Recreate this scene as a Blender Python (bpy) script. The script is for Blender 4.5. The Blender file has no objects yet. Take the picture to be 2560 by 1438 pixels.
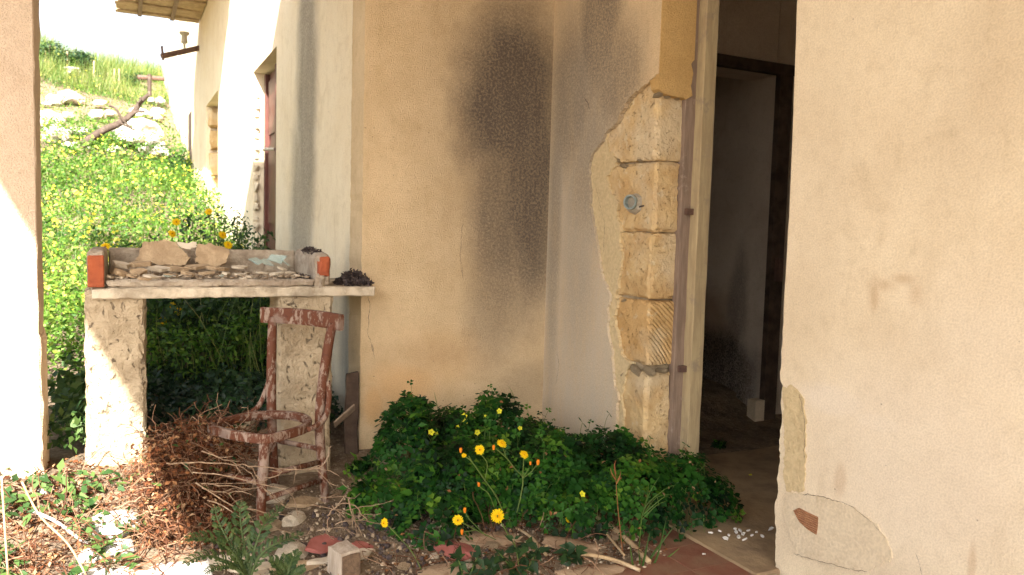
import bpy, bmesh, math, random
import numpy as np
from mathutils import Vector, Matrix, noise

random.seed(7); RNG = np.random.default_rng(7)
SC = bpy.context.scene
COL = SC.collection

# ------------------------------------------------------------------ camera
W, H, FPX = 2560.0, 1438.0, 1950.0
EYE = Vector((0, 0, 1.3))
_y, _p, _r = math.radians(26.5), math.radians(4.2), math.radians(1.6)
FWD = Vector((math.sin(_y)*math.cos(_p), math.cos(_y)*math.cos(_p), -math.sin(_p)))
_R = Vector((math.cos(_y), -math.sin(_y), 0)); _U = _R.cross(FWD)
RGT = math.cos(_r)*_R + math.sin(_r)*_U
UPV = -math.sin(_r)*_R + math.cos(_r)*_U
cd = bpy.data.cameras.new('camera'); cam = bpy.data.objects.new('camera', cd); COL.objects.link(cam)
m = Matrix((RGT, UPV, -FWD)).transposed().to_4x4(); m.translation = EYE; cam.matrix_world = m
cd.sensor_width = 36; cd.lens = FPX/W*36; cd.clip_start = .05; cd.clip_end = 500
cd.dof.use_dof = True; cd.dof.focus_distance = 3.5; cd.dof.aperture_fstop = 4.0
SC.camera = cam

# ------------------------------------------------------------------ sky, sun, exposure
SUN = Vector((1, 2.42, -1.96)).normalized()
wd = bpy.data.worlds.new('World'); SC.world = wd; wd.use_nodes = True
nt = wd.node_tree; nt.nodes.clear()
sky = nt.nodes.new('ShaderNodeTexSky'); sky.sky_type = 'NISHITA'; sky.sun_disc = False
sky.sun_elevation = math.asin(-SUN.z); sky.sun_rotation = math.radians(202.5)
sky.air_density = 1.0; sky.dust_density = 4.0; sky.ozone_density = .6
hsv = nt.nodes.new('ShaderNodeHueSaturation'); hsv.inputs['Saturation'].default_value = .45
bg = nt.nodes.new('ShaderNodeBackground'); bg.inputs[1].default_value = .075
wo = nt.nodes.new('ShaderNodeOutputWorld')
nt.links.new(sky.outputs[0], hsv.inputs['Color']); nt.links.new(hsv.outputs[0], bg.inputs[0]); nt.links.new(bg.outputs[0], wo.inputs[0])
ld = bpy.data.lights.new('sun', 'SUN'); ld.energy = 5.0; ld.angle = math.radians(.55); ld.color = (1, .95, .87)
sun = bpy.data.objects.new('sun', ld); COL.objects.link(sun)
sun.rotation_euler = SUN.to_track_quat('-Z', 'Y').to_euler(); sun.location = (-6, -12, 12)
SC.view_settings.view_transform = 'Standard'; SC.view_settings.look = 'None'
SC.view_settings.exposure = 2.4; SC.view_settings.gamma = 1.0
SC.cycles.max_bounces = 8; SC.cycles.diffuse_bounces = 5; SC.cycles.use_denoising = True
SC.cycles.sample_clamp_indirect = 6

# ------------------------------------------------------------------ pixel -> place (rays met with real planes)
def ray(px, py): return FWD + RGT*((px-W/2)/FPX) - UPV*((py-H/2)/FPX)
def pz(px, py, z=0.): d = ray(px, py); return EYE + d*((z-EYE.z)/d.z)
def pX(px, py, x): d = ray(px, py); return EYE + d*((x-EYE.x)/d.x)
def pY(px, py, y): d = ray(px, py); return EYE + d*((y-EYE.y)/d.y)

XB, YA, XF, YT = 2.28, 4.10, 1.14, 3.85     # porch side wall, porch back wall, facade, front of the counter

# ------------------------------------------------------------------ materials
class NB:
    def __init__(s, name):
        s.m = bpy.data.materials.new(name); s.m.use_nodes = True
        s.t = s.m.node_tree; s.t.nodes.clear(); s.tc = None
    def n(s, ty, **kw):
        x = s.t.nodes.new(ty)
        for k, v in kw.items(): setattr(x, k, v)
        return x
    def put(s, sock, v):
        if isinstance(v, bpy.types.NodeSocket): s.t.links.new(v, sock)
        elif isinstance(v, (tuple, list)) and len(v) == 3 and sock.type == 'RGBA': sock.default_value = (*v, 1)
        else: sock.default_value = v
    def co(s):
        if not s.tc: s.tc = s.n('ShaderNodeTexCoord').outputs['Object']
        return s.tc
    def noise(s, scale, detail=5, rough=.6, dist=0, vec=None):
        x = s.n('ShaderNodeTexNoise'); s.put(x.inputs['Vector'], vec or s.co())
        x.inputs['Scale'].default_value = scale; x.inputs['Detail'].default_value = detail
        x.inputs['Roughness'].default_value = rough; x.inputs['Distortion'].default_value = dist
        return x.outputs['Fac']
    def vor(s, scale, feature='F1', vec=None):
        x = s.n('ShaderNodeTexVoronoi', feature=feature); s.put(x.inputs['Vector'], vec or s.co()); x.inputs['Scale'].default_value = scale
        return x.outputs[0]
    def math(s, op, a, b=0., c=0., clamp=False):
        x = s.n('ShaderNodeMath', operation=op, use_clamp=clamp)
        for i, v in enumerate((a, b, c)): s.put(x.inputs[i], v)
        return x.outputs[0]
    def mr(s, v, a, b, c=0., d=1., smooth=True):
        x = s.n('ShaderNodeMapRange', interpolation_type='SMOOTHSTEP' if smooth else 'LINEAR')
        for i, q in enumerate((v, a, b, c, d)): s.put(x.inputs[i], q)
        return x.outputs[0]
    def mix(s, f, a, b, mode='MIX'):
        x = s.n('ShaderNodeMix', data_type='RGBA', blend_type=mode)
        s.put(x.inputs[0], f); s.put(x.inputs[6], a); s.put(x.inputs[7], b)
        return x.outputs[2]
    def scaled(s, sx, sy, sz):
        x = s.n('ShaderNodeMapping'); s.put(x.inputs[0], s.co()); x.inputs['Scale'].default_value = (sx, sy, sz)
        return x.outputs[0]
    def attr(s, name):
        x = s.n('ShaderNodeAttribute'); x.attribute_name = name; return x.outputs['Fac']
    def orand(s): return s.n('ShaderNodeObjectInfo').outputs['Random']
    def xyz(s):
        x = s.n('ShaderNodeSeparateXYZ'); s.put(x.inputs[0], s.co()); return x.outputs
    def bump(s, h, dist=.01, strength=1., prev=None):
        x = s.n('ShaderNodeBump'); s.put(x.inputs['Height'], h); x.inputs['Distance'].default_value = dist; x.inputs['Strength'].default_value = strength
        if prev: s.put(x.inputs['Normal'], prev)
        return x.outputs[0]
    def done(s, col, rough=.9, nrm=None, spec=.25, trans=0., **kw):
        b = s.n('ShaderNodeBsdfPrincipled'); s.put(b.inputs['Base Color'], col); s.put(b.inputs['Roughness'], rough)
        b.inputs['Specular IOR Level'].default_value = spec
        for k, v in kw.items(): s.put(b.inputs[k.replace('_', ' ')], v)
        if nrm: s.put(b.inputs['Normal'], nrm)
        out = s.n('ShaderNodeOutputMaterial'); sh = b.outputs[0]
        if trans:
            tr = s.n('ShaderNodeBsdfTranslucent'); s.put(tr.inputs[0], col)
            mx = s.n('ShaderNodeMixShader'); mx.inputs[0].default_value = trans
            s.t.links.new(sh, mx.inputs[1]); s.t.links.new(tr.outputs[0], mx.inputs[2]); sh = mx.outputs[0]
        s.t.links.new(sh, out.inputs[0]); return s.m

def simple(name, c1, c2, scale=8, bscale=60, bdist=.004, rough=.9, detail=6, lo=.35, hi=.65, spec=.2):
    b = NB(name); f = b.mr(b.noise(scale, detail), lo, hi)
    c = b.mix(f, c1, c2); g = b.noise(scale*.23, 3); c = b.mix(b.mr(g, .3, .7, 0, .5), c, b.mix(1., c, (.72, .70, .68), 'MULTIPLY'))
    return b.done(c, rough, b.bump(b.noise(bscale, 4), bdist), spec)

def stain_light_mask(b, u, v, spots, warp=.1, wscale=5.):
    """soft-edged blots, each (u, v, ru, rv, strength, softness), edges broken by noise"""
    n1 = b.math('SUBTRACT', b.noise(wscale, 5, .65), .5)
    tot = None
    for (a, c, ra, rc, st, so) in spots:
        du = b.math('DIVIDE', b.math('SUBTRACT', u, a), ra); dv = b.math('DIVIDE', b.math('SUBTRACT', v, c), rc)
        d = b.math('SQRT', b.math('ADD', b.math('MULTIPLY', du, du), b.math('MULTIPLY', dv, dv)))
        d = b.math('ADD', d, b.math('MULTIPLY', n1, warp*8))
        mk = b.mr(d, 1-so, 1+so, st, 0.)
        tot = mk if tot is None else b.math('MAXIMUM', tot, mk)
    return tot

def plaster(name, base, base2, axis, dark=(), darkcol=(.13, .115, .10), grey=(), greycol=(.42, .40, .36), warm=(), warmcol=(.62, .36, .15),
            speck=.5, bumpd=.0035, light=(), lightcol=(.8, .74, .66), bs=150):
    b = NB(name); X = b.xyz(); u = X[0] if axis == 'Y' else X[1]; v = X[2]
    c = b.mix(b.mr(b.noise(1.7, 6, .62), .3, .7), base, base2)
    c = b.mix(b.mr(b.noise(26, 5, .7), .45, .8, 0, .35), c, b.mix(1., c, (.7, .66, .6), 'MULTIPLY'))
    c = b.mix(b.mr(b.noise(4.5, 7, .72, 1.2), .48, .72, 0, .5), c, b.mix(1., c, (.80, .77, .72), 'MULTIPLY'))
    c = b.mix(b.mr(b.noise(2.2, 6, .6, .5, vec=b.scaled(5, 5, .55)), .58, .75, 0, .35), c, b.mix(1., c, (.74, .68, .60), 'MULTIPLY'))
    sp = b.noise(70, 6, .8)
    streak = b.noise(3., 6, .65, vec=b.scaled(3, 3, .7))
    if grey: c = b.mix(b.math('MULTIPLY', stain_light_mask(b, u, v, grey, .06, 3.), b.mr(b.math('ADD', b.math('MULTIPLY', streak, .6), b.math('MULTIPLY', sp, .4)), .3, .62, .35, 1.)), c, greycol)
    if light: c = b.mix(b.math('MULTIPLY', stain_light_mask(b, u, v, light, .1, 2.5), .8), c, lightcol)
    if warm: c = b.mix(stain_light_mask(b, u, v, warm, .1, 3.), c, warmcol)
    if dark:
        k = stain_light_mask(b, u, v, dark, .09, 3.2)
        mot = b.mr(b.math('ADD', b.math('MULTIPLY', sp, .85), b.math('MULTIPLY', streak, .15)), .38, .58, 1-speck, 1.05)
        c = b.mix(b.math('MULTIPLY', k, mot, clamp=True), c, darkcol)
    # fly specks
    vs = b.vor(16); c = b.mix(b.math('MULTIPLY', b.mr(vs, .045, .07, .55, 0.), b.mr(b.noise(2.3, 2), .52, .6)), c, (.12, .08, .06))
    gr = b.noise(bs, 3, .65)
    c = b.mix(1., c, b.mix(b.mr(gr, .32, .68, 0, 1), (.89, .875, .86), (1.06, 1.05, 1.04)), 'MULTIPLY')
    hgt = b.math('ADD', b.math('MULTIPLY', gr, 1.), b.math('MULTIPLY', b.noise(9, 4), .9))
    return b.done(c, .93, b.bump(hgt, bumpd*2.2), .15)

# pixel-space blots turned into metres on their wall
def spots_on(fn, lst):
    out = []
    for (px, py, rx, ry, st, so) in lst:
        p, q, r = fn(px, py), fn(px+rx, py), fn(px, py+ry)
        ax = 0 if fn is onA else 1
        out.append((p[ax], p.z, abs(q[ax]-p[ax]), abs(r.z-p.z), st, so))
    return out
def onA(px, py): return pY(px, py, YA)
def onB(px, py): return pX(px, py, XB)
def onF(px, py): return pX(px, py, XF)

CREAM, CREAM2 = (.70, .55, .355), (.585, .445, .27)
M = {}
M['wall_a'] = plaster('plaster_back_wall', CREAM, CREAM2, 'Y',
    dark=spots_on(onA, [(1280, 245, 140, 250, 1.0, .6), (1325, 430, 92, 370, .95, .6), (1266, 510, 95, 340, .85, .65), (1240, 740, 75, 180, .6, .75), (1180, 880, 210, 36, .16, .8), (1310, 960, 75, 70, .35, .6), (1260, 330, 190, 420, .34, .7), (1300, 20, 110, 80, .4, .7)]),
    warm=spots_on(onA, [(1010, 960, 80, 60, .55, .6), (935, 1010, 26, 50, .6, .6), (1090, 900, 120, 70, .3, .7)]), speck=.28, darkcol=(.105, .085, .07))
M['wall_b'] = plaster('plaster_side_wall', CREAM, (.66, .50, .31), 'X',
    grey=spots_on(onB, [(1440, 700, 130, 560, .95, .35), (1440, 1000, 120, 220, 1., .4)]), greycol=(.58, .505, .395),
    dark=spots_on(onB, [(1500, 60, 60, 200, .85, .5), (1545, 190, 65, 140, .75, .5), (1430, 240, 55, 220, .7, .5), (1480, 400, 70, 220, .55, .6), (1392, 500, 16, 420, .55, .6), (1450, 650, 40, 200, .3, .7)]), darkcol=(.19, .16, .125), speck=.55)
M['wall_c'] = plaster('plaster_near_wall', (.80, .695, .52), (.70, .585, .42), 'X',
    light=spots_on(onB, [(2300, 1150, 330, 260, .55, .7), (2450, 900, 220, 200, .4, .8), (2080, 1000, 90, 40, .7, .5), (2200, 1060, 70, 25, .7, .5)]), lightcol=(.76, .68, .58), grey=spots_on(onB, [(2100, 1390, 500, 60, .4, .8), (2420, 300, 120, 300, .25, .9), (2050, 500, 60, 400, .25, .8), (2350, 850, 260, 60, .2, .8)]), greycol=(.50, .40, .28),  # wide pale blots paint in sunlight bounced off the ground; small ones are scuffs
    warm=spots_on(onB, [(2186, 738, 12, 38, .42, .8), (2206, 714, 28, 14, .35, .9), (2258, 697, 30, 11, .35, .9), (2290, 735, 14, 26, .3, .9), (2100, 1200, 14, 40, .3, .5), (2430, 1410, 10, 50, .35, .5)]), warmcol=(.42, .25, .12), bs=150, bumpd=.0011)
M['facade'] = plaster('plaster_facade', (.86, .77, .59), (.80, .69, .50), 'X',
    dark=spots_on(onF, [(766, 250, 26, 420, .85, .45), (752, 560, 28, 300, .75, .45)]), darkcol=(.22, .20, .165), speck=.35, grey=spots_on(onF, [(875, 900, 26, 250, .9, .5)]), greycol=(.38, .36, .31))
M['pillar'] = plaster('plaster_pillar', (.68, .54, .41), (.62, .49, .36), 'Y', bumpd=.004, bs=150)
M['jamb'] = plaster('plaster_jamb', (.60, .40, .17), (.54, .35, .14), 'Y')
M['inside'] = plaster('plaster_interior', (.74, .65, .55), (.64, .55, .46), 'X', dark=[(4.6, .25, .5, .35, .9, .3), (5.3, .2, .6, .22, .9, .3), (4.35, .8, .12, .4, .5, .4)], darkcol=(.03, .02, .02), warm=[(4.75, .6, .35, .3, .6, .4)], warmcol=(.30, .19, .10))
M['basecoat'] = plaster('plaster_basecoat', (.62, .50, .30), (.56, .45, .27), 'X', bumpd=.004, bs=60)
M['patch'] = plaster('plaster_repair', (.70, .60, .44), (.60, .50, .36), 'X', bumpd=.0016, bs=90)
M['render_rough'] = simple('rough_render', (.50, .405, .28), (.38, .30, .20), 14, 26, .035)
_b = NB('rough_render_pitted'); _c = _b.mix(_b.mr(_b.noise(9, 6, .65), .35, .65), (.50, .405, .28), (.40, .315, .21))
_p = _b.mr(_b.noise(34, 4, .62, .6, vec=_b.scaled(1, 1, .7)), .60, .67); _c = _b.mix(_b.math('MULTIPLY', _p, .6), _c, (.12, .085, .06)); _c = _b.mix(_b.mr(_b.noise(3, 4), .5, .7, 0, .5), _c, (.33, .26, .18))
M['render_rough'] = _b.done(_c, .95, _b.bump(_b.math('SUBTRACT', _b.math('ADD', _b.noise(24, 6, .65), _b.math('MULTIPLY', _b.noise(90, 3), .3)), _p), .025), .1)
M['concrete'] = simple('concrete', (.44, .375, .29), (.31, .25, .19), 16, 50, .012)
M['slabedge'] = simple('slab_edge', (.60, .52, .40), (.38, .32, .24), 11, 50, .008, lo=.42, hi=.62)
M['brick'] = simple('red_brick', (.40, .105, .045), (.28, .075, .038), 12, 60, .006)
M['terracotta'] = simple('terracotta', (.48, .24, .13), (.40, .19, .10), 30, 90, .002)
_b = NB('ribbed_terracotta'); _w = _b.n('ShaderNodeTexWave', wave_type='BANDS', bands_direction='Z'); _b.put(_w.inputs['Vector'], _b.co()); _w.inputs['Scale'].default_value = 38
_c = _b.mix(_b.mr(_b.noise(40, 5), .35, .65), (.50, .25, .13), (.40, .19, .10)); _c = _b.mix(_b.mr(_w.outputs['Fac'], .0, .35, .55, 0.), _c, (.22, .10, .05))
M['ribbed'] = _b.done(_c, .85, _b.bump(_w.outputs['Fac'], .004), .2)
M['mortar'] = simple('mortar', (.50, .40, .26), (.36, .28, .18), 20, 70, .01)
M['roof'] = simple('roof_concrete', (.55, .48, .38), (.45, .40, .32), 6, 40, .004)
M['soffit'] = simple('dark_soffit', (.34, .28, .21), (.24, .19, .14), 4, 40, .004)  # unseen underside, toned dark to cut bounced fill on the porch walls
M['shard'] = simple('plaster_shard', (.52, .39, .25), (.38, .275, .17), 14, 45, .010)
M['shardlight'] = simple('pale_plaster_shard', (.66, .58, .46), (.52, .44, .33), 12, 70, .004)
M['whiterock'] = simple('white_limestone', (.62, .58, .50), (.46, .42, .34), 5, 22, .02)
M['whitechip'] = simple('white_chip', (.72, .70, .66), (.60, .57, .52), 18, 60, .003)
M['pinktile'] = simple('pink_tile', (.42, .15, .13), (.34, .11, .09), 14, 80, .002, rough=.6)
M['redtile'] = simple('red_floor_tile', (.20, .075, .05), (.26, .16, .10), 7, 50, .003, rough=.65, lo=.3, hi=.75)
M['beigetile'] = simple('beige_floor_tile', (.40, .29, .17), (.20, .14, .09), 7, 40, .004, rough=.75, lo=.35, hi=.8)
M['floor'] = simple('dusty_floor', (.50, .42, .31), (.36, .29, .20), 4, 50, .006)
M['gravel'] = NB('gravel'); _b = M['gravel']; _a = _b.attr('rnd')
M['gravel'] = _b.done(_b.mix(_b.mr(_a, .55, .95), _b.mix(_b.mr(_a, 0, .5), (.13, .10, .08), (.33, .25, .17)), (.50, .41, .30)), .9, _b.bump(_b.noise(120, 3), .003))
M['char'] = simple('charred_bits', (.045, .035, .04), (.10, .075, .065), 60, 120, .002, rough=.7)
M['darkwood'] = simple('charred_wood', (.06, .04, .03), (.11, .075, .055), 9, 60, .004)
M['dooriron'] = simple('brown_door_paint', (.12, .038, .027), (.08, .028, .022), 6, 40, .002, rough=.5, spec=.4)
M['iron'] = simple('rusty_iron', (.10, .06, .05), (.17, .10, .07), 20, 80, .003, rough=.7)
M['porcelain'] = simple('porcelain', (.60, .56, .46), (.50, .46, .38), 10, 60, .001, rough=.4)
M['pvc'] = simple('grey_pvc', (.20, .25, .24), (.34, .36, .33), 14, 60, .001, rough=.5)
M['chalk'] = simple('pale_mortar', (.62, .56, .46), (.50, .44, .34), 20, 70, .006)

def stone_mat(name, c1, c2, groove=False):
    b = NB(name); c = b.mix(b.mr(b.noise(7, 6, .65), .35, .65), c1, c2)
    c = b.mix(b.mr(b.noise(2.6, 5, .6), .42, .62, 0, .6), c, (.62, .53, .38))
    c = b.mix(b.math('MULTIPLY', b.orand(), .45), c, b.mix(1., c, (.80, .74, .66), 'MULTIPLY'))
    c = b.mix(b.mr(b.noise(30, 5, .7), .58, .72, 0, .5), c, (.22, .15, .08))
    c = b.mix(b.mr(b.noise(16, 4, .6), .60, .68, 0, .55), c, (.66, .56, .38))
    h = b.math('ADD', b.math('MULTIPLY', b.noise(24, 6, .65), 1.), b.math('MULTIPLY', b.noise(110, 3), .35))
    if groove:
        w = b.n('ShaderNodeTexWave', wave_type='RINGS', rings_direction='Y'); mp = b.n('ShaderNodeMapping'); b.put(mp.inputs[0], b.co()); mp.inputs['Location'].default_value = (-1.9, 0, -.35)
        b.put(w.inputs['Vector'], mp.outputs[0]); w.inputs['Scale'].default_value = 17; w.inputs['Distortion'].default_value = 1.5
        gn = b.n('ShaderNodeNewGeometry'); sx = b.n('ShaderNodeSeparateXYZ'); b.put(sx.inputs[0], gn.outputs['True Normal'])
        h = b.math('ADD', h, b.math('MULTIPLY', b.math('MULTIPLY', w.outputs['Fac'], b.mr(sx.outputs[1], -.55, -.75)), .5))
    pit = b.mr(b.noise(48, 4, .7, .8), .60, .70); c = b.mix(b.math('MULTIPLY', pit, .5), c, (.20, .13, .07)); h = b.math('SUBTRACT', h, b.math('MULTIPLY', pit, .6))
    return b.done(c, .95, b.bump(h, .013), .1)
M['stone'] = stone_mat('limestone_block', (.66, .49, .26), (.54, .36, .17))
M['stone2'] = stone_mat('limestone_tooled', (.62, .41, .19), (.52, .33, .14), True)

def wood_mat(name, c1, c2, c3, vs=(3, 3, .35), sc=14):
    b = NB(name); v = b.scaled(*vs); g = b.noise(sc, 6, .7, vec=v)
    c = b.mix(b.mr(g, .35, .65), c1, c2); c = b.mix(b.mr(b.noise(7, 5, .7), .54, .66), c, c3)
    return b.done(c, .85, b.bump(g, .004), .2)
M['framewood'] = wood_mat('weathered_frame_wood', (.28, .205, .155), (.20, .145, .11), (.34, .27, .215))
M['framepaint'] = wood_mat('painted_frame', (.48, .38, .22), (.38, .29, .17), (.34, .27, .18))
M['timber'] = wood_mat('sawn_timber', (.46, .39, .32), (.32, .26, .20), (.52, .46, .39))
M['endgrain'] = wood_mat('sawn_end', (.17, .115, .075), (.10, .066, .045), (.21, .145, .095), (2, 2, 2), 20)
M['greyboard'] = wood_mat('grey_board', (.26, .19, .14), (.19, .14, .10), (.30, .23, .17))
M['cane'] = wood_mat('dry_cane', (.46, .33, .19), (.36, .25, .14), (.52, .41, .27))
M['twig'] = wood_mat('dry_twig', (.32, .23, .15), (.20, .13, .085), (.38, .29, .21))
M['bark'] = wood_mat('dead_bark', (.085, .06, .045), (.05, .036, .028), (.13, .10, .08))
# chair: brown-red paint flaking off pale wood
_b = NB('flaking_chair_paint'); _v = _b.scaled(1, 1, .45)
_f = _b.math('ADD', _b.math('MULTIPLY', _b.noise(20, 6, .72, .4, vec=_v), .75), _b.math('MULTIPLY', _b.noise(70, 4, .7, vec=_v), .25))
_c = _b.mix(_b.mr(_f, .49, .55), (.105, .036, .018), (.25, .18, .14)); _c = _b.mix(_b.mr(_b.noise(45, 5, .7), .58, .66, 0, .7), _c, (.07, .026, .016))
_c = _b.mix(_b.mr(_b.noise(9, 3), .58, .68, 0, .8), _c, (.21, .155, .125))
M['chair'] = _b.done(_c, .7, _b.bump(_b.math('ADD', _f, _b.mr(_f, .48, .53, 0, .25)), .004), .25)

def leaf_mat(name, stops, rough=.55, trans=.3, spec=.35):
    b = NB(name); r = b.n('ShaderNodeValToRGB'); b.put(r.inputs[0], b.attr('rnd'))
    e = r.color_ramp.elements
    for i, (p, c) in enumerate(stops):
        x = e[i] if i < 2 else e.new(p)
        x.position = p; x.color = (*c, 1)
    return b.done(r.outputs[0], rough, None, spec, trans)
M['clover'] = leaf_mat('clover_leaf', [(0, (.003, .014, .005)), (1, (.11, .21, .022)), (.45, (.013, .062, .010)), (.75, (.038, .13, .014))], .5, .35, .18)
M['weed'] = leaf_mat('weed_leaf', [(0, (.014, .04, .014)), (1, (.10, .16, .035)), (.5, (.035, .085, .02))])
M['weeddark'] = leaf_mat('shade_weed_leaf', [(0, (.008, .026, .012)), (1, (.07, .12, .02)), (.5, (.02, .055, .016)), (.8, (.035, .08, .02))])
M['meadow'] = leaf_mat('meadow_leaf', [(0, (.018, .065, .010)), (1, (.24, .34, .05)), (.5, (.075, .175, .018)), (.8, (.14, .25, .03))], trans=.4)
M['grass'] = leaf_mat('grass_blade', [(0, (.04, .09, .015)), (1, (.26, .26, .08)), (.6, (.11, .18, .03))], trans=.35)
M['petal'] = leaf_mat('yellow_petal', [(0, (.80, .48, .01)), (1, (.85, .70, .02)), (.5, (.85, .60, .012))], .6, .35, .1)
M['lemon'] = leaf_mat('lemon_petal', [(0, (.80, .78, .05)), (1, (.85, .82, .10)), (.5, (.82, .78, .05))], .6, .35, .1)
M['mustard'] = leaf_mat('mustard_petal', [(0, (.62, .56, .05)), (1, (.80, .76, .16)), (.5, (.72, .66, .08))], .6, .35, .1)
M['orangebud'] = simple('orange_bud', (.75, .24, .015), (.62, .16, .01), 40, 90, .002)
M['thistle'] = leaf_mat('thistle_leaf', [(0, (.012, .032, .010)), (1, (.080, .115, .035)), (.5, (.028, .060, .016))], .6, .2)
M['stem'] = simple('green_stem', (.12, .17, .04), (.08, .13, .03), 20, 90, .001, rough=.6)
M['dryleaf'] = leaf_mat('dry_leaf', [(0, (.06, .025, .014)), (1, (.42, .28, .16)), (.4, (.17, .060, .026)), (.75, (.28, .13, .055))], .85, .25, .1)
M['dryvine'] = leaf_mat('dry_tendril', [(0, (.06, .026, .016)), (1, (.30, .19, .12)), (.5, (.13, .055, .028))], .85, .1, .1)
_b = NB('clear_glass'); M['glass'] = _b.done((.75, .92, .90), .08, None, .5, Transmission_Weight=.75, IOR=1.45)
_b = NB('soil'); _f = _b.noise(5, 7, .7)
_c = _b.mix(_b.mr(_f, .35, .65), (.12, .085, .06), (.24, .18, .12)); _c = _b.mix(_b.mr(_b.noise(45, 5, .75), .5, .7), _c, (.34, .27, .19))
M['soil'] = _b.done(_c, .95, _b.bump(_b.math('ADD', _b.noise(60, 5, .7), _b.math('MULTIPLY', _b.noise(9, 5), 2.)), .015), .1)

# ------------------------------------------------------------------ mesh helpers
def tag(o, label=None, cat=None, group=None, kind=None):
    if label: o['label'] = label
    if cat: o['category'] = cat
    if group: o['group'] = group
    if kind: o['kind'] = kind
    return o
def empty(name, loc=(0, 0, 0), **kw):
    o = bpy.data.objects.new(name, None); o.empty_display_size = .1; o.location = loc; COL.objects.link(o)
    return tag(o, **kw)
def link(name, me, mat, parent=None, smooth=False, **kw):
    if mat: me.materials.append(mat)
    if smooth: me.polygons.foreach_set('use_smooth', [True]*len(me.polygons))
    o = bpy.data.objects.new(name, me); COL.objects.link(o)
    if parent:
        o.parent = parent
        o.matrix_parent_inverse = Matrix.Translation(-world_loc(parent))
    return tag(o, **kw)
def world_loc(o):
    v = Vector(o.location)
    return v          # every parent here is an unrotated Empty or a mesh at the origin
class MB:
    def __init__(s): s.v = []; s.f = []; s.r = []
    def add(s, vs, fs, r=None):
        k = len(s.v); s.v += [tuple(p) for p in vs]; s.f += [tuple(i+k for i in f) for f in fs]
        s.r += [random.random() if r is None else r]*len(vs); return s
    def box(s, x0, x1, y0, y1, z0, z1):
        vs = [(x, y, z) for x in (x0, x1) for y in (y0, y1) for z in (z0, z1)]
        return s.add(vs, [(0, 1, 3, 2), (4, 6, 7, 5), (0, 4, 5, 1), (2, 3, 7, 6), (0, 2, 6, 4), (1, 5, 7, 3)])
    def sweep(s, pts, sec, closed=False, up=None, scale=None, r=None):
        pts = [Vector(p) for p in pts]; n = len(pts); k = len(sec); vs = []
        ref = None
        for i, p in enumerate(pts):
            a = pts[i-1] if (i or closed) else pts[i]; c = pts[(i+1) % n] if (i < n-1 or closed) else pts[i]
            t = (c-a).normalized()
            if up is not None: side = t.cross(Vector(up)).normalized(); u2 = side.cross(t)
            else:
                if ref is None: ref = t.orthogonal()
                side = (ref - t*ref.dot(t)).normalized(); ref = side; u2 = t.cross(side)
            q = 1 if scale is None else scale[i]
            vs += [p + side*(a_*q) + u2*(b_*q) for a_, b_ in sec]
        fs = []
        for i in range(n if closed else n-1):
            j = (i+1) % n
            fs += [(i*k+a, i*k+(a+1) % k, j*k+(a+1) % k, j*k+a) for a in range(k)]
        if not closed: fs += [tuple(range(k))[::-1], tuple(range((n-1)*k, n*k))]
        return s.add(vs, fs, r)
    def tube(s, pts, rad, sides=8, r=None):
        rads = rad if isinstance(rad, (list, tuple)) else [rad]*len(pts)
        return s.sweep(pts, [(math.cos(a*2*math.pi/sides), math.sin(a*2*math.pi/sides)) for a in range(sides)], scale=rads, r=r)
    def build(s, name, mat, parent=None, smooth=False, **kw):
        me = bpy.data.meshes.new(name); me.from_pydata(s.v, [], s.f); me.validate()
        if len(me.vertices) == len(s.r):
            at = me.attributes.new('rnd', 'FLOAT', 'POINT'); at.data.foreach_set('value', s.r)
        return link(name, me, mat, parent, smooth, **kw)

def spline(pts, n=6):
    """Catmull-Rom through the points"""
    P = [Vector(p) for p in pts]; out = []
    for i in range(len(P)-1):
        a = P[max(i-1, 0)]; b = P[i]; c = P[i+1]; d = P[min(i+2, len(P)-1)]
        for k in range(n):
            t = k/n
            out.append(.5*((2*b)+(c-a)*t+(2*a-5*b+4*c-d)*t*t+(3*b-a-3*c+d)*t**3))
    return out + [P[-1]]

def rag(pts, step=.02, amp=.006, seed=0, z=None):
    """break a 2D outline into short ragged steps"""
    out = []
    for i in range(len(pts)-1):
        a = Vector((*pts[i], 0)); b = Vector((*pts[i+1], 0)); L = (b-a).length; n = max(1, int(L/step))
        nrm = Vector((-(b-a).y, (b-a).x, 0)).normalized() if L > 0 else Vector((0, 0, 0))
        for k in range(n):
            p = a.lerp(b, k/n)
            q = noise.noise(Vector((p.x*30, p.y*30, seed)))*amp + noise.noise(Vector((p.x*110, p.y*110, seed+9)))*amp*.7
            out.append(((p+nrm*q).x, (p+nrm*q).y))
    return out + [tuple(pts[-1])]

def plate(name, pts, axis, front, thick, mat, parent=None, bevel=0., **kw):
    """an outline with thickness lying in a wall; front faces -X or -Y"""
    bm = bmesh.new()
    mk = (lambda p, d: (d, p[0], p[1])) if axis == 'X' else (lambda p, d: (p[0], d, p[1]))
    fv = [bm.verts.new(mk(p, front)) for p in pts]; f = bm.faces.new(fv)
    bv = [bm.verts.new(mk(p, front+thick)) for p in pts]
    n = len(pts)
    for i in range(n): bm.faces.new((fv[i], bv[i], bv[(i+1) % n], fv[(i+1) % n]))
    bm.faces.new(bv[::-1])
    bmesh.ops.recalc_face_normals(bm, faces=bm.faces)
    bmesh.ops.triangulate(bm, faces=[q for q in bm.faces if len(q.verts) > 4])
    me = bpy.data.meshes.new(name); bm.to_mesh(me); bm.free()
    return link(name, me, mat, parent, **kw)

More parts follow.
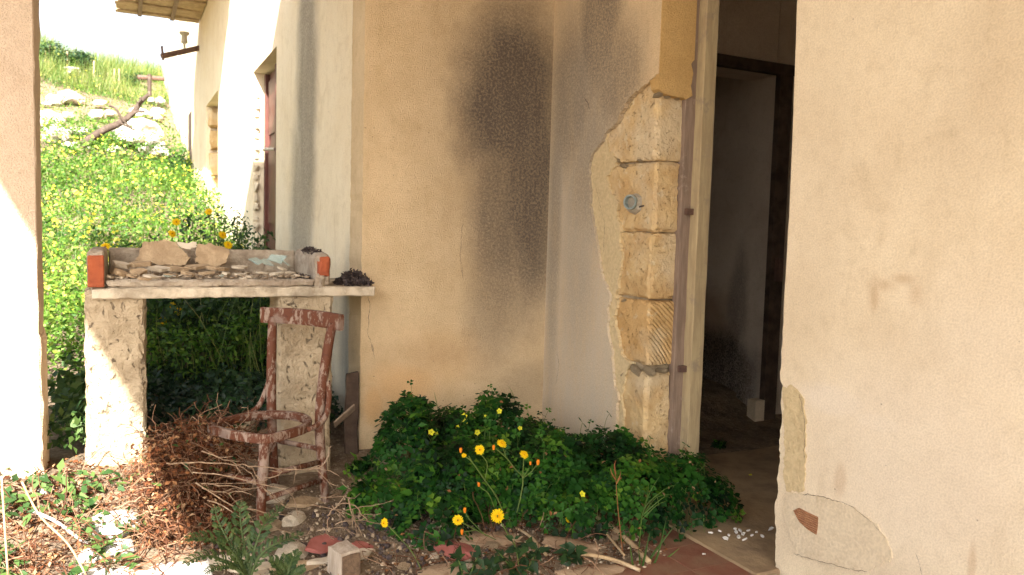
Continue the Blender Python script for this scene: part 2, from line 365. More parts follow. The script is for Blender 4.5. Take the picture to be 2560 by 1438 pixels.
def rough_box(x0, x1, y0, y1, z0, z1, cut=.04, amp=.006, fr=9., seed=0, bev=.008, amp2=.002):
    """box with a chipped, uneven surface; returns a mesh"""
    bm = bmesh.new(); bmesh.ops.create_cube(bm, size=1)
    for v in bm.verts: v.co = Vector(((x0+x1)/2+v.co.x*(x1-x0), (y0+y1)/2+v.co.y*(y1-y0), (z0+z1)/2+v.co.z*(z1-z0)))
    if bev: bmesh.ops.bevel(bm, geom=list(bm.edges), offset=bev, segments=1, affect='EDGES')
    for ax in range(3):
        lo, hi = ((x0, x1), (y0, y1), (z0, z1))[ax]; n = int((hi-lo)/cut)
        for k in range(1, n):
            no = [0, 0, 0]; no[ax] = 1; co = [0, 0, 0]; co[ax] = lo+(hi-lo)*k/n
            bmesh.ops.bisect_plane(bm, geom=list(bm.verts)+list(bm.edges)+list(bm.faces), plane_co=co, plane_no=no)
    bm.normal_update()
    for v in bm.verts:
        q = Vector((seed*3.1, seed*1.7, seed*.9))
        d = noise.noise(v.co*fr+q)*amp + noise.noise(v.co*fr*5+q)*amp2
        e = sum((abs(v.co[i]-((x0, y0, z0)[i])) < bev*1.01 or abs(v.co[i]-((x1, y1, z1)[i])) < bev*1.01) for i in range(3))
        if e >= 2: d -= abs(noise.noise(v.co*fr*2.6+q*2))*amp*2.4
        v.co += v.normal*d
    me = bpy.data.meshes.new('rough'); bm.to_mesh(me); bm.free(); return me

def rock_mesh(seed=0, flat=.7, sub=2, amp=.35, ang=.5):
    bm = bmesh.new(); bmesh.ops.create_icosphere(bm, subdivisions=sub, radius=1)
    q = Vector((seed*7.3, seed*2.1, seed*4.7))
    for v in bm.verts:
        n = v.co.normalized(); d = 1+noise.noise(n*1.3+q)*amp+noise.noise(n*3.1+q)*amp*.4
        c = n*d
        c = Vector([math.copysign(abs(a)**ang if abs(a) > 0 else 0, a)*.55+a*.45 for a in c])
        v.co = Vector((c.x, c.y, c.z*flat))
    me = bpy.data.meshes.new('rock'); bm.to_mesh(me); bm.free(); return me

def shard_mesh(n=6, rx=.05, ry=.04, t=.012, seed=0):
    r = random.Random(seed); bm = bmesh.new(); top = []; bot = []
    for i in range(n):
        a = 2*math.pi*(i+r.uniform(-.32, .32))/n; k = r.uniform(.68, 1.1)
        x, y = math.cos(a)*rx*k, math.sin(a)*ry*k
        top.append(bm.verts.new((x, y, t/2+r.uniform(-.1, .1)*t))); bot.append(bm.verts.new((x*r.uniform(.9, 1.05), y*r.uniform(.9, 1.05), -t/2)))
    bm.faces.new(top); bm.faces.new(bot[::-1])
    for i in range(n): bm.faces.new((top[i], bot[i], bot[(i+1) % n], top[(i+1) % n]))
    bmesh.ops.recalc_face_normals(bm, faces=bm.faces)
    bmesh.ops.subdivide_edges(bm, edges=[e for e in bm.edges if e.calc_length() > rx*.5], cuts=2, use_grid_fill=False)
    for v in bm.verts: v.co += Vector((r.uniform(-1, 1), r.uniform(-1, 1), 0))*rx*.05
    bmesh.ops.triangulate(bm, faces=[f for f in bm.faces if len(f.verts) > 4])
    me = bpy.data.meshes.new('shard'); bm.to_mesh(me); bm.free(); return me

def basis(nrm, az):
    """rotation matrices (N,3,3) whose z column is nrm, spun by az"""
    n = nrm/np.linalg.norm(nrm, axis=1, keepdims=True)
    ref = np.where(np.abs(n[:, 2:3]) < .95, np.array([[0, 0, 1.]]), np.array([[1., 0, 0]]))
    a = np.cross(ref, n); a /= np.linalg.norm(a, axis=1, keepdims=True); b = np.cross(n, a)
    c, s = np.cos(az)[:, None], np.sin(az)[:, None]
    return np.stack([a*c+b*s, -a*s+b*c, n], axis=2)

def scatter(name, tv, tf, pos, rot, scl, rnd, mat, parent=None, smooth=False, **kw):
    """many small faces in one mesh (leaves, chips, petals)"""
    tv = np.array(tv, float); tf = np.array(tf, int); N, k = len(pos), len(tv)
    scl = np.asarray(scl, float); scl = scl[:, None] if scl.ndim == 1 else scl
    V = np.einsum('nij,nkj->nki', rot, tv[None]*scl[:, None, :]) + np.asarray(pos)[:, None, :]
    Fs = (tf[None]+(np.arange(N)*k)[:, None, None]).reshape(-1, tf.shape[1])
    me = bpy.data.meshes.new(name); nv = N*k; nf = len(Fs); w = tf.shape[1]
    me.vertices.add(nv); me.vertices.foreach_set('co', V.reshape(-1)); me.loops.add(nf*w); me.polygons.add(nf)
    me.loops.foreach_set('vertex_index', Fs.reshape(-1).astype(np.int32))
    me.polygons.foreach_set('loop_start', np.arange(0, nf*w, w, dtype=np.int32))
    try: me.polygons.foreach_set('loop_total', np.full(nf, w, dtype=np.int32))
    except Exception: pass
    at = me.attributes.new('rnd', 'FLOAT', 'POINT'); at.data.foreach_set('value', np.repeat(np.clip(rnd, 0, 1), k).astype(np.float32))
    me.update(calc_edges=True); me.validate()
    return link(name, me, mat, parent, smooth, **kw)

# templates
def _leaflets(angs):
    v, f = [], []
    for a in angs:
        c, s = math.cos(a), math.sin(a); k = len(v)
        for x, y, z in ((.04, 0, 0), (.5, .40, .10), (.98, .40, .06), (.84, 0, -.05), (.98, -.40, .06), (.5, -.40, .10)):
            v.append((x*c-y*s, x*s+y*c, z))
        f += [(k, k+3, k+2, k+1), (k, k+5, k+4, k+3)]
    return v, f
CLOVER = _leaflets((0, 2*math.pi/3, 4*math.pi/3))
LEAF = ([(0, 0, 0), (.38, .24, .05), (1, 0, -.16), (.38, -.24, .05), (.45, 0, -.02)], [(0, 4, 2, 1), (0, 3, 2, 4)])
BLADE = ([(0, -.5, 0), (0, .5, 0), (.35, .42, .03), (.35, -.42, .03), (.7, .25, -.05), (.7, -.25, -.05), (1, .03, -.22), (1, -.03, -.22)], [(0, 3, 2, 1), (3, 5, 4, 2), (5, 7, 6, 4)])
CURL = ([(0, 0, 0), (.4, .3, .22), (1, .05, .1), (.45, -.28, .18), (.5, 0, -.02)], [(0, 4, 2, 1), (0, 3, 2, 4)])
PETAL5 = ([], [])
for _i in range(5):
    _a = _i*2*math.pi/5; _c, _s = math.cos(_a), math.sin(_a); _k = len(PETAL5[0])
    for x, y, z in ((.05, 0, 0), (.6, .42, .25), (1, .1, .3), (.6, -.42, .25)): PETAL5[0].append((x*_c-y*_s, x*_s+y*_c, z))
    PETAL5[1].append((_k, _k+3, _k+2, _k+1))

# ------------------------------------------------------------------ terrain heights
PROF = [(4.3, .17), (5.5, .25), (7, .38), (10, .85), (13, 1.45), (16, 2.1), (20, 3.35), (26, 5.6), (30, 7.0), (34, 7.3), (60, 7.0), (120, 6.0)]
def sst(a, b, x):
    t = np.clip((x-a)/(b-a), 0, 1); return t*t*(3-2*t)
def ground_np(x, y):
    x = np.asarray(x, float); y = np.asarray(y, float)
    far = np.interp(y, [p[0] for p in PROF], [p[1] for p in PROF])
    far = far + (-.20*(x+3))*sst(18, 30, y)*np.clip(1-(y-40)/60, 0, 1)*(np.abs(x+3) < 14)
    bank = .13*sst(3.15, 3.95, y)*(1-sst(.10, .6, x)) + .015*sst(3.3, 3.8, y)
    soil = .042*sst(2.2, 2.6, y)*sst(.35, .7, x)*(1-sst(1.80, 2.12, x)) + .02*sst(2.9, 3.3, y)
    litter = .045*sst(2.55, 3.1, y)*(1-sst(.2, .5, x))
    near = -.02 + bank + soil + litter
    t = sst(3.9, 4.5, y)
    return near*(1-t)+np.maximum(far, near)*t
def ground_h(x, y):
    b = noise.noise(Vector((x*2.3, y*2.3, 3)))*.012 + noise.noise(Vector((x*9, y*9, 5)))*.006
    if y > 7: b += noise.noise(Vector((x*.35, y*.35, 8)))*min(.35, (y-7)*.03)
    return float(ground_np(x, y)) + b*(1 if y > 2.4 else .2)

# the mound of clover: heights of overlapping cushions
CUSH = [(1.28, 3.70, .17, .26, .44), (1.56, 3.72, .20, .30, .36), (1.74, 3.62, .18, .30, .43), (1.96, 3.62, .24, .36, .27), (1.02, 3.26, .15, .20, .20), (1.45, 3.22, .40, .30, .30), (1.80, 3.10, .34, .34, .34),
        (2.10, 3.05, .22, .30, .36), (2.02, 2.80, .26, .26, .30), (2.28, 2.80, .19, .22, .30), (2.40, 2.72, .12, .16, .20), (1.75, 2.88, .24, .22, .26), (1.20, 3.0, .22, .20, .16)]
def clover_h(x, y):
    h = 0
    for cx, cy, rx, ry, hh in CUSH:
        d = ((x-cx)/rx)**2+((y-cy)/ry)**2
        if d < 1: h = max(h, hh*math.sqrt(1-d))
    return h
def hit(px, py, clover=False, lift=0.):
    d = ray(px, py); t = .5
    while t < 80:
        p = EYE + d*t
        g = ground_h(p.x, p.y)
        if clover: g = max(g, clover_h(p.x, p.y))
        if p.z < g+lift: return p
        t += .01 if t < 6 else .05
    return EYE+d*20

# ================================================================== THE SETTING: ground and floors
def grid_ground():
    def axis(parts):
        out = []
        for a, b, s in parts: out += list(np.arange(a, b, s))
        return np.array(out+[parts[-1][1]])
    xs = axis([(-90, -30, 10), (-30, -8, 1.5), (-8, -1.2, .3), (-1.2, 2.6, .035), (2.6, 12, .8), (12, 90, 10)])
    ys = axis([(-90, -20, 10), (-20, 0, 1.), (0, 2.2, .2), (2.2, 4.6, .035), (4.6, 9, .12), (9, 34, .4), (34, 120, 6)])
    V = np.array([(x, y, ground_h(x, y)) for y in ys for x in xs]); nx = len(xs)
    F = [(j*nx+i, j*nx+i+1, (j+1)*nx+i+1, (j+1)*nx+i) for j in range(len(ys)-1) for i in range(nx-1)]
    me = bpy.data.meshes.new('ground'); me.from_pydata(V.tolist(), [], F)
    link('ground', me, M['soil'], smooth=True, kind='structure', label='bare earth and hillside under the weeds')
grid_ground()

fl = MB().box(-.45, 2.26, -6, 3.3, -.2, -.004).build('porch_floor', M['floor'], kind='structure', label='dusty concrete porch floor')
# cement tiles left along the wall, a few missing
rt = random.Random(3)
proto_tile = None
for i in range(3):
    for j in range(11):
        x0 = 1.655+i*.2; y0 = 1.2+j*.2
        if i == 0 and rt.random() < .35: continue
        me = rough_box(-.0985, .0985, -.0985, .0985, -.012, .0, cut=.2, amp=.0006, bev=.002, seed=i*7+j) if proto_tile is None else proto_tile.data
        o = bpy.data.objects.new('floor_tile', me); COL.objects.link(o); o.parent = fl
        if proto_tile is None: me.materials.append(M['redtile']); proto_tile = o
        o.location = (x0, y0, .008+rt.uniform(-.0015, .0015)); o.rotation_euler = (rt.uniform(-.006, .006), rt.uniform(-.006, .006), rt.uniform(-.01, .01))
# broken slab at the porch edge, coloured pale for the sun's glare
hs = rough_box(-.26, .285, 2.30, 3.15, -.03, .034, cut=.06, amp=.010, seed=4)
link('doorstep_slab', hs, M['whitechip'], kind='structure', label='worn paving slab coloured pale for sun glare at the porch edge')
th = rough_box(2.156, 2.56, 2.16, 3.09, -.1, .014, cut=.1, amp=.003, seed=5)
link('threshold', th, M['beigetile'], kind='structure', label='worn beige stone threshold of the open doorway')
MB().box(2.50, 6.0, -2, 8.8, -.1, .008).build('room_floor', M['beigetile'], kind='structure', label='dusty beige floor inside the dark room')

# ================================================================== THE HOUSE
house = empty('abandoned_house', (XB, YA, 0), label='abandoned plastered house with peeling porch walls and open doorway', cat='house')
RZ = 4.03                                             # underside of the porch roof
# --- back wall of the porch
ptsA = rag([(XF, 4.1), (XF, -.1)], .03, .004, 1) + [(2.36, -.1), (2.36, 4.1)]
plate('wall', ptsA, 'Y', YA, .25, M['wall_a'], house, label='cream back wall of the porch with tall sooty stain')
# --- side wall with the peeling plaster: a core, stones at the corner, two coats of plaster
B = lambda x: (lambda px, py: (pX(px, py, x).y, pX(px, py, x).z))
wb = MB().box(2.33, 2.53, 3.15, YA, -.1, 4.1).box(2.33, 2.50, 3.09, 3.15, 2.06, 4.1).build('wall', M['mortar'], house, label='stone side wall of the porch losing its plaster')
topc = [(1640, 188), (1622, 205), (1600, 222), (1572, 245), (1555, 275), (1540, 310), (1520, 323), (1503, 355), (1480, 385), (1472, 405), (1473, 450), (1476, 520), (1490, 600), (1497, 640), (1505, 690), (1524, 745),
        (1519, 775), (1518, 830), (1528, 880), (1534, 950), (1544, 1000), (1538, 1050), (1537, 1110), (1537, 1230)]
f = B(2.272); cont = rag([f(*p) for p in topc], .009, .012, 2)
plate('plaster_coat', [(YA, -.05), (YA, 4.0), (3.067, 4.0), (3.067, cont[0][1])] + cont, 'X', 2.272, .062, M['wall_b'], wb, label='grey-stained top coat of plaster with a ragged peeling edge')
basec = [(1536, 306), (1520, 323), (1516, 345), (1524, 375), (1541, 400), (1532, 425), (1516, 440), (1522, 470), (1546, 505), (1540, 545), (1552, 560), (1547, 600), (1556, 640), (1549, 690), (1538, 745), (1544, 762), (1534, 790), (1546, 850), (1552, 885), (1572, 908), (1560, 950), (1552, 990), (1559, 1030), (1553, 1110), (1553, 1230)]
f = B(2.288); cont2 = rag([f(*p) for p in basec], .008, .012, 3)
left = [(y+.30, z) for (y, z) in (cont2[0], cont2[-1])]
plate('base_coat', [left[1], left[0]] + cont2, 'X', 2.287, .05, M['basecoat'], wb, label='yellowish base coat showing beside the stones')
# corner stones
zs = [(1.93, 1.685), (1.675, 1.335), (1.325, .99), (.98, .665), (.61, .03)]
zs = [(B(2.3)(1620, a)[1], B(2.3)(1620, b)[1]) for a, b in ((190, 398), (406, 577), (585, 747), (757, 912), (938, 1118))]
for i, (zt, zb) in enumerate(zs):
    if i == len(zs)-1: zb = -.05
    me = rough_box(2.300+(.004 if i % 2 else 0), 2.475-(.014 if i in (1, 4) else 0), 3.10+(.006 if i == 2 else 0), 3.56, zb-.005, zt+.005, cut=.018, amp=.009, fr=7, seed=i+11, bev=.004+.008*(i in (1, 4)), amp2=.0035)
    link('stone', me, M['stone2'] if i == 3 else M['stone'], wb, smooth=False)
# broken bits of mortar left in the joints
rr = random.Random(5)
for i, (px, py, s) in enumerate([(1545, 402, .03), (1560, 415, .035), (1600, 402, .02), (1560, 935, .04), (1590, 925, .05), (1625, 928, .045), (1655, 926, .04), (1548, 580, .025), (1560, 1120, .04), (1645, 238, .03), (1665, 242, .03), (1690, 246, .025), (1548, 560, .03), (1560, 752, .02)]):
    p = pX(px, py, 2.305) if px < 1632 else pY(px, py, 3.10)
    o = link('mortar_lump', rock_mesh(i, .6, 1, .5), M['mortar'], wb); o.location = p; o.scale = (s*.5, s, s*.6); o.rotation_euler = (rr.uniform(-.4, .4), rr.uniform(-.4, .4), 0)
# plaster still on the inner side of the opening, above
f = lambda px, py: (pY(px, py, 3.062).x, pY(px, py, 3.062).z)
pj = rag([f(1736, 150), f(1728, 160), f(1733, 185), f(1728, 215), f(1731, 240), f(1716, 248), f(1700, 243), f(1680, 240), f(1660, 234), f(1648, 222), f(1643, 196)], .012, .005, 6)
plate('plaster_coat', [(2.275, 4.0), (pj[0][0], 4.0)] + pj + [(2.275, pj[-1][1])], 'Y', 3.062, .06, M['jamb'], wb, label='ochre plaster on the side of the doorway')
# cut-off conduit in the stones
c0 = pX(1588, 508, 2.30)
ax = Vector((-1, -.45, .05)).normalized(); a1 = ax.orthogonal().normalized(); a2 = ax.cross(a1)
def ringmesh(c, ax, r0, r1, L, n=20):
    a1 = ax.orthogonal().normalized(); a2 = ax.cross(a1); b = MB(); vs = []
    for rad, d in ((r1, 0), (r1, L), (r0, L), (r0, 0)):
        vs += [c+ax*d+(a1*math.cos(k*2*math.pi/n)+a2*math.sin(k*2*math.pi/n))*rad for k in range(n)]
    fs = [(q*n+k, q*n+(k+1) % n, ((q+1) % 4)*n+(k+1) % n, ((q+1) % 4)*n+k) for q in range(4) for k in range(n)]
    return b.add(vs, fs)
pm = link('mortar_collar', rock_mesh(31, .8, 2, .3), M['chalk'], wb); pm.location = c0+Vector((.008, .004, -.004)); pm.scale = (.045, .055, .062)
ringmesh(c0+Vector((.02, .01, 0)), ax, .029, .037, .075).build('conduit_pipe', M['pvc'], wb, smooth=False, label='cut grey conduit pipe set in mortar')
MB().tube(spline([c0+Vector((.02, .0, -.01)), c0+Vector((-.012, -.03, -.022)), c0+Vector((.03, -.10, -.004))], 5), .004, 6).build('wire', M['char'], wb)

# --- near wall beside the doorway
cc = [(1993, 0), (1985, 240), (1975, 500), (1966, 660), (1958, 800), (1950, 938), (1957, 965), (1951, 1000), (1956, 1048), (1948, 1100), (1951, 1150), (1943, 1190), (1946, 1230), (1938, 1260), (1937, 1300), (1941, 1345), (1937, 1400), (1938, 1445), (1938, 1520)]
f = B(XB); pc = [f(*p) for p in cc]
top = rag(pc[:5], .05, .002, 7)[:-1]; bot = rag(pc[4:], .012, .007, 8)
wc = plate('wall', [(-.5, -.12), (-.5, 4.1), (top[0][0], 4.1)] + top + bot, 'X', XB, .25, M['wall_c'], house, label='cream wall beside the doorway, chipped along its lower edge')
MB().box(XB, XB+.25, -1.9, -.5, -.12, .95).box(XB, XB+.25, -1.9, -.5, 2.3, 4.1).box(XB, XB+.25, -7, -1.9, -.12, 4.1).build('wall_end', M['wall_c'], wc)  # gap left as an unseen window, added to let light into the inner room
f = B(XB-.004)
pp = [(1962, 1232), (2010, 1236), (2040, 1240), (2075, 1250), (2130, 1268), (2165, 1290), (2195, 1318), (2215, 1345), (2226, 1380), (2222, 1405), (2195, 1418), (2150, 1425), (2080, 1418), (2030, 1400), (1992, 1385), (1975, 1340), (1960, 1290), (1962, 1232)]
plate('plaster_patch', rag([f(*p) for p in pp], .008, .010, 9)[:-1], 'X', XB-.004, .01, M['patch'], wc, label='rounded grey repair patch low on the near wall')
pp = [(1956, 968), (1975, 966), (1996, 975), (2008, 992), (2012, 1040), (2014, 1120), (2012, 1190), (2008, 1228), (1965, 1228), (1958, 1180), (1962, 1110), (1960, 1040), (1956, 968)]
plate('plaster_patch', rag([f(*p) for p in pp], .008, .010, 10)[:-1], 'X', XB-.004, .01, M['basecoat'], wc, label='bare yellowish base coat along the doorway edge')
f = B(XB-.007)
pp = [(1983, 1277), (1997, 1270), (2018, 1281), (2044, 1293), (2043, 1320), (2040, 1337), (2020, 1325), (1998, 1305), (1983, 1277)]
tp = plate('terracotta_piece', [f(*p) for p in pp][:-1], 'X', XB-.007, .008, M['ribbed'], wc, label='orange ribbed terracotta shard set in the plaster')

# --- wooden door frame standing in the opening
dfp = link('door_frame', rough_box(2.445, 2.54, 3.074, 3.12, -.02, 2.5, cut=.08, amp=.003, seed=21, bev=.004), M['framewood'], house, label='weathered wooden frame board of the open doorway')
link('frame_post', rough_box(2.505, 2.582, 3.018, 3.10, -.02, 2.62, cut=.1, amp=.0015, seed=22, bev=.003), M['framepaint'], dfp)
for z in (1.40, .62):
    MB().box(2.468, 2.515, 3.05, 3.075, z, z+.03).build('hinge', M['iron'], dfp)
MB().box(2.285, 2.53, 2.20, 3.06, 2.62, 4.1).build('lintel', M['jamb'], house)

# hairline cracks and chips in the plaster
def crack(pts, axis, pos, parent, w=.0016, seed=0):
    r = random.Random(seed); P = [(pX(a, b, pos-.0012) if axis == 'X' else pY(a, b, pos-.0012)) for a, b in pts]; Q = []
    for a, b in zip(P, P[1:]):
        n = max(2, int((b-a).length/.012))
        for k in range(n): Q.append(a.lerp(b, k/n)+Vector((0 if axis == 'X' else r.gauss(0, .002), r.gauss(0, .002) if axis == 'X' else 0, r.gauss(0, .002))))
    Q.append(P[-1]); b = MB(); vs = []
    for i, p in enumerate(Q):
        d = (Q[min(i+1, len(Q)-1)]-Q[max(i-1, 0)]).normalized(); s_ = d.cross(Vector((1, 0, 0) if axis == 'X' else (0, 1, 0))).normalized(); q = w*r.uniform(.3, 1.2)*(0.2 if i in (0, len(Q)-1) else 1); vs += [p-s_*q, p+s_*q]
    b.add(vs, [(2*i, 2*i+1, 2*i+3, 2*i+2) for i in range(len(Q)-1)]).build('crack', M['char'], parent)
wa = [o for o in house.children if o.name == 'wall'][0]
for k, pts in enumerate([[(948, 1040), (958, 1075), (975, 1100), (980, 1140)], [(1156, 560), (1150, 640), (1158, 700)], [(930, 860), (938, 900)], [(912, 700), (925, 760), (920, 830), (932, 880)]]): crack(pts, 'Y', YA, wa, .0012, k)
for k, pts in enumerate([[(1461, 246), (1469, 255), (1474, 274)], [(1392, 880), (1398, 910), (1390, 960)], [(1490, 470), (1512, 560), (1508, 640)]]): crack(pts, 'X', 2.272, wb, .0024 if k == 0 else .001, 10+k)
for k, pts in enumerate([[(2006, 1234), (2060, 1243), (2130, 1266), (2190, 1316), (2218, 1352)], [(1985, 1385), (2030, 1398), (2100, 1418), (2170, 1430)], [(2000, 985), (2012, 1060), (2010, 1150)], [(2290, 1380), (2305, 1438)]]): crack(pts, 'X', XB-.004, wc, .0009, 20+k)

# --- rooms behind: partition with an inner doorway, dark walls, ceiling
MB().box(2.53, 2.9, YA-.05, YA+.2, 0, 3.2).box(2.9, 3.985, YA-.05, YA+.2, 2.40, 3.2).box(4.0, 6.0, YA-.04, YA+.2, 0, 3.2).build('inner_wall', M['inside'], house, label='dim inner wall with a second doorway')
idf = MB().box(3.985, 4.10, YA-.09, YA-.045, 0, 2.40).box(2.9, 4.10, YA-.10, YA-.045, 2.40, 2.47).build('inner_door_frame', M['darkwood'], house)
MB().box(3.90, 3.983, YA-.10, YA-.02, 0, .17).build('plinth_block', M['patch'], idf)
MB().box(4.02, 4.06, YA-.13, YA-.09, 1.0, 1.16).build('lock_plate', M['iron'], idf)
MB().box(4.04, 4.2, YA+.2, 8.8, 0, 3.2).build('inner_wall', M['inside'], house, label='blotched damp wall of the far room')
MB().box(4.0, 4.04, YA+.26, 8.8, .008, .10).build('skirting_board', M['greyboard'], house)
MB().box(6.0, 6.2, -2, 9, 0, 3.2).box(2.53, 6.0, -2.2, -2, 0, 3.2).box(1.4, 6.2, 8.8, 9, 0, 3.2).build('inner_wall', M['inside'], house)
MB().box(XF+.25, 6.2, YA+.25, 16, 3.2, 3.4).box(2.53, 6.2, -7, YA+.25, 3.2, 3.4).build('ceiling', M['roof'], house)
# soot and rubble at the foot of the far wall
hp = link('soot_heap', rock_mesh(71, .35, 3, .5), M['char'], None); hp.location = (3.75, 4.95, .02); hp.scale = (.33, .42, .35)
tag(hp, 'dark heap of soot and rubble in the dim inner room', 'rubble')

# --- the long facade running away along the garden
fy = [(YA+.25, 6.76), (8.06, 11.25), (12.95, 15.3)]
fb = MB()
ZT = 5.2
fb.box(XF, XF+.25, YA+.25, 6.76, -.2, ZT); fb.box(XF, XF+.25, 6.76, 8.06, 2.76, ZT); fb.box(XF, XF+.25, 8.06, 11.25, -.2, ZT)
fb.box(XF, XF+.25, 11.25, 12.95, -.2, 1.54); fb.box(XF, XF+.25, 11.25, 12.95, 3.06, ZT); fb.box(XF, XF+.25, 12.95, 15.3, -.2, ZT)
fb.box(XF+.002, XF+.25, YA, YA+.25, 4.1, ZT)
fw = fb.build('facade_wall', M['facade'], house, label='long pale facade receding along the garden')
# crumbled edge round the far side of the door opening
for k in range(26):
    z = .9+k*.065+.03*math.sin(k*4.1)
    o = link('mortar_lump', rock_mesh(40+k, .8, 1, .5), M['facade'], fw); o.location = (XF+.03, 8.06, z); o.scale = (.03, .03+.03*(k % 3 == 0), .03+.03*abs(math.sin(k*2.7)))
for k, (z0, z1) in enumerate(((1.56, 1.98), (2.0, 2.38), (2.40, 2.72), (2.74, 3.04))):
    link('stone', rough_box(XF+.03, XF+.22, 12.80, 12.98, z0, z1, cut=.1, amp=.03, fr=5, seed=60+k, bev=.03), M['stone'], fw)
MB().box(XF+.2, XF+.24, 11.25, 12.9, 1.54, 3.06).build('blocked_opening', M['mortar'], fw)
# brown double door
dr = MB().box(XF+.14, XF+.19, 6.78, 8.04, .2, 2.74).build('garden_door', M['dooriron'], house, label='closed brown-painted double door in the facade')
for y0, y1 in ((6.78, 6.86), (7.37, 7.44), (7.96, 8.04)): MB().box(XF+.10, XF+.14, y0, y1, .2, 2.74).build('door_stile', M['dooriron'], dr)
for y0 in (6.90, 7.48):
    for z0, z1 in ((.3, 1.2), (1.3, 2.05), (2.15, 2.66)): MB().box(XF+.122, XF+.14, y0, y0+.44, z0, z1).build('door_panel', M['dooriron'], dr)
MB().tube([(XF+.10, 7.46, 1.98), (XF+.03, 7.50, 1.98), (XF+.03, 7.60, 1.98)], .014, 8).build('door_handle', M['porcelain'], dr)
# balcony slab with board marks
bl = MB().box(-.06, XF, 9.1, 14.0, 4.60, 4.76).build('balcony_slab', M['roof'], house, label='weathered balcony slab with boarded underside')
wy = 9.12
k = 0
while wy < 13.9:
    w = .26+.05*math.sin(k*2.3); o = link('soffit_board', rough_box(-.06-.05*abs(math.sin(k*1.7)), XF-.01, wy, wy+w-.03, 4.54+.012*math.sin(k*3.1), 4.598, cut=.3, amp=.012, seed=k, bev=.006), M['shard'], bl); wy += w; k += 1
for x in (.25, .72): MB().box(x-.03, x+.03, 9.1, 14.0, 4.515, 4.545).build('batten', M['greyboard'], bl)
# porch roof and its corner pillar
MB().box(-1.79, 6.2, -4.6, 5.2, RZ, RZ+.2).build('porch_roof', M['soffit'], house, label='concrete roof over the porch')
pil = link('pillar', rough_box(-.78, -.327, YT+.0, YT+.26, -.1, RZ, cut=.09, amp=.004, seed=33, bev=.006, amp2=.003), M['pillar'], house, label='plastered porch pillar at the left, sunlit at its foot')
link('pillar_base', rough_box(-.80, -.316, YT-.014, YT+.275, -.1, .80, cut=.05, amp=.007, seed=34, bev=.012, amp2=.005), M['pillar'], pil)
# bracket with insulators on the facade corner
p0, p1 = pY(500, 117, 14.2), pY(404, 141, 14.0)
br = MB().tube([p0+Vector((.05, 0, 0)), p1], .045, 8).build('wire_bracket', M['iron'], house, label='rusty iron wire bracket on the facade')
q = pY(461, 132, 14.1); MB().tube([q, q+Vector((0, 0, .14)), q+Vector((0, 0, .16)), q+Vector((0, 0, .27)), q+Vector((0, 0, .30)), q+Vector((0, 0, .33))], [.02, .02, .055, .045, .08, .08], 10).build('insulator', M['porcelain'], br)
q = pY(408, 141, 14.0); MB().tube([q-Vector((0, 0, .06)), q+Vector((-.02, 0, .16))], .018, 6).build('bolt', M['iron'], br)
# far annex
ann = empty('annex', (XF, 20, 1.5), label='far white outbuilding beyond the facade', cat='building')
MB().box(XF+.06, XF+4, 15.32, 20.6, .5, 6.6).build('wall', M['facade'], ann)
MB().box(XF+.03, XF+4, 20.62, 28.5, 1.5, 6.3).build('wall', M['facade'], ann)
MB().box(XF+.05, XF+.058, 16.6, 17.4, 1.9, 3.45).build('window_dark_panel', M['darkwood'], ann)  # flat dark panel, its colour standing in for the shaded window slot
MB().tube([pY(418, 360, 26.5), pY(418, 40, 26.5)], .035, 6).build('utility_pole', M['porcelain'], label='thin pale pole against the sky beside outbuilding', cat='pole')
bb = MB().tube([pY(344, 193, 23), pY(412, 197, 23)], .06, 8).build('wire_bracket', M['iron'], ann)
MB().tube([pY(374, 186, 22.94), pY(374, 240, 22.94)], .05, 6).build('bracket_post', M['bark'], bb)

# ================================================================== THE COUNTER
ct = empty('masonry_counter', (.5, YT+.25, .1), label='rough masonry counter with raised rim standing across the porch opening', cat='counter')
xa = lambda px, y=YT: pY(px, 1000, y).x
link('leg', rough_box(xa(213), xa(366), YT+.03, YT+.38, -.1, .985, cut=.03, amp=.010, fr=11, seed=41, bev=.014, amp2=.008), M['render_rough'], ct, label='left pier of the counter, its lower half in sun')
link('leg', rough_box(xa(697), xa(834), YT+.03, YT+.30, -.1, .985, cut=.03, amp=.010, fr=11, seed=42, bev=.014, amp2=.008), M['render_rough'], ct)
SB, ST = pY(580, 745, YT).z, pY(580, 718, YT).z        # underside and top of the slab
link('slab', rough_box(pY(225, 740, YT).x, pY(938, 730, YT).x, YT, YT+.62, SB, ST, cut=.03, amp=.004, fr=14, seed=43, bev=.006, amp2=.004), M['slabedge'], ct)
xl0, xl1, xr0, xr1 = pY(219, 680, YT).x, pY(263, 680, YT).x, pY(792, 680, YT).x, pY(829, 680, YT).x
RT = pY(240, 626, YT).z
link('front_lip', rough_box(xl1, xr0, YT+.012, YT+.07, ST-.004, pY(500, 700, YT).z, cut=.025, amp=.006, fr=15, seed=44, bev=.01, amp2=.004), M['concrete'], ct)
link('tray_bed', rough_box(xl1-.01, xr0+.01, YT+.06, YT+.56, ST-.004, pY(500, 703, YT).z, cut=.05, amp=.004, seed=45, bev=0), M['concrete'], ct)
rl = link('rim_wall', rough_box(xl0-.004, xl1, YT+.022, YT+.60, ST-.002, RT, cut=.03, amp=.006, seed=46, bev=.01, amp2=.004), M['concrete'], ct)
link('brick', rough_box(xl0-.002, xl1-.004, YT+.004, YT+.10, ST+.003, RT-.022, cut=.05, amp=.0015, seed=47, bev=.004), M['brick'], rl)
rw = link('rim_wall', rough_box(xr0, xr1+.004, YT+.022, YT+.60, ST-.002, RT-.002, cut=.025, amp=.009, seed=48, bev=.012, amp2=.006), M['concrete'], ct)
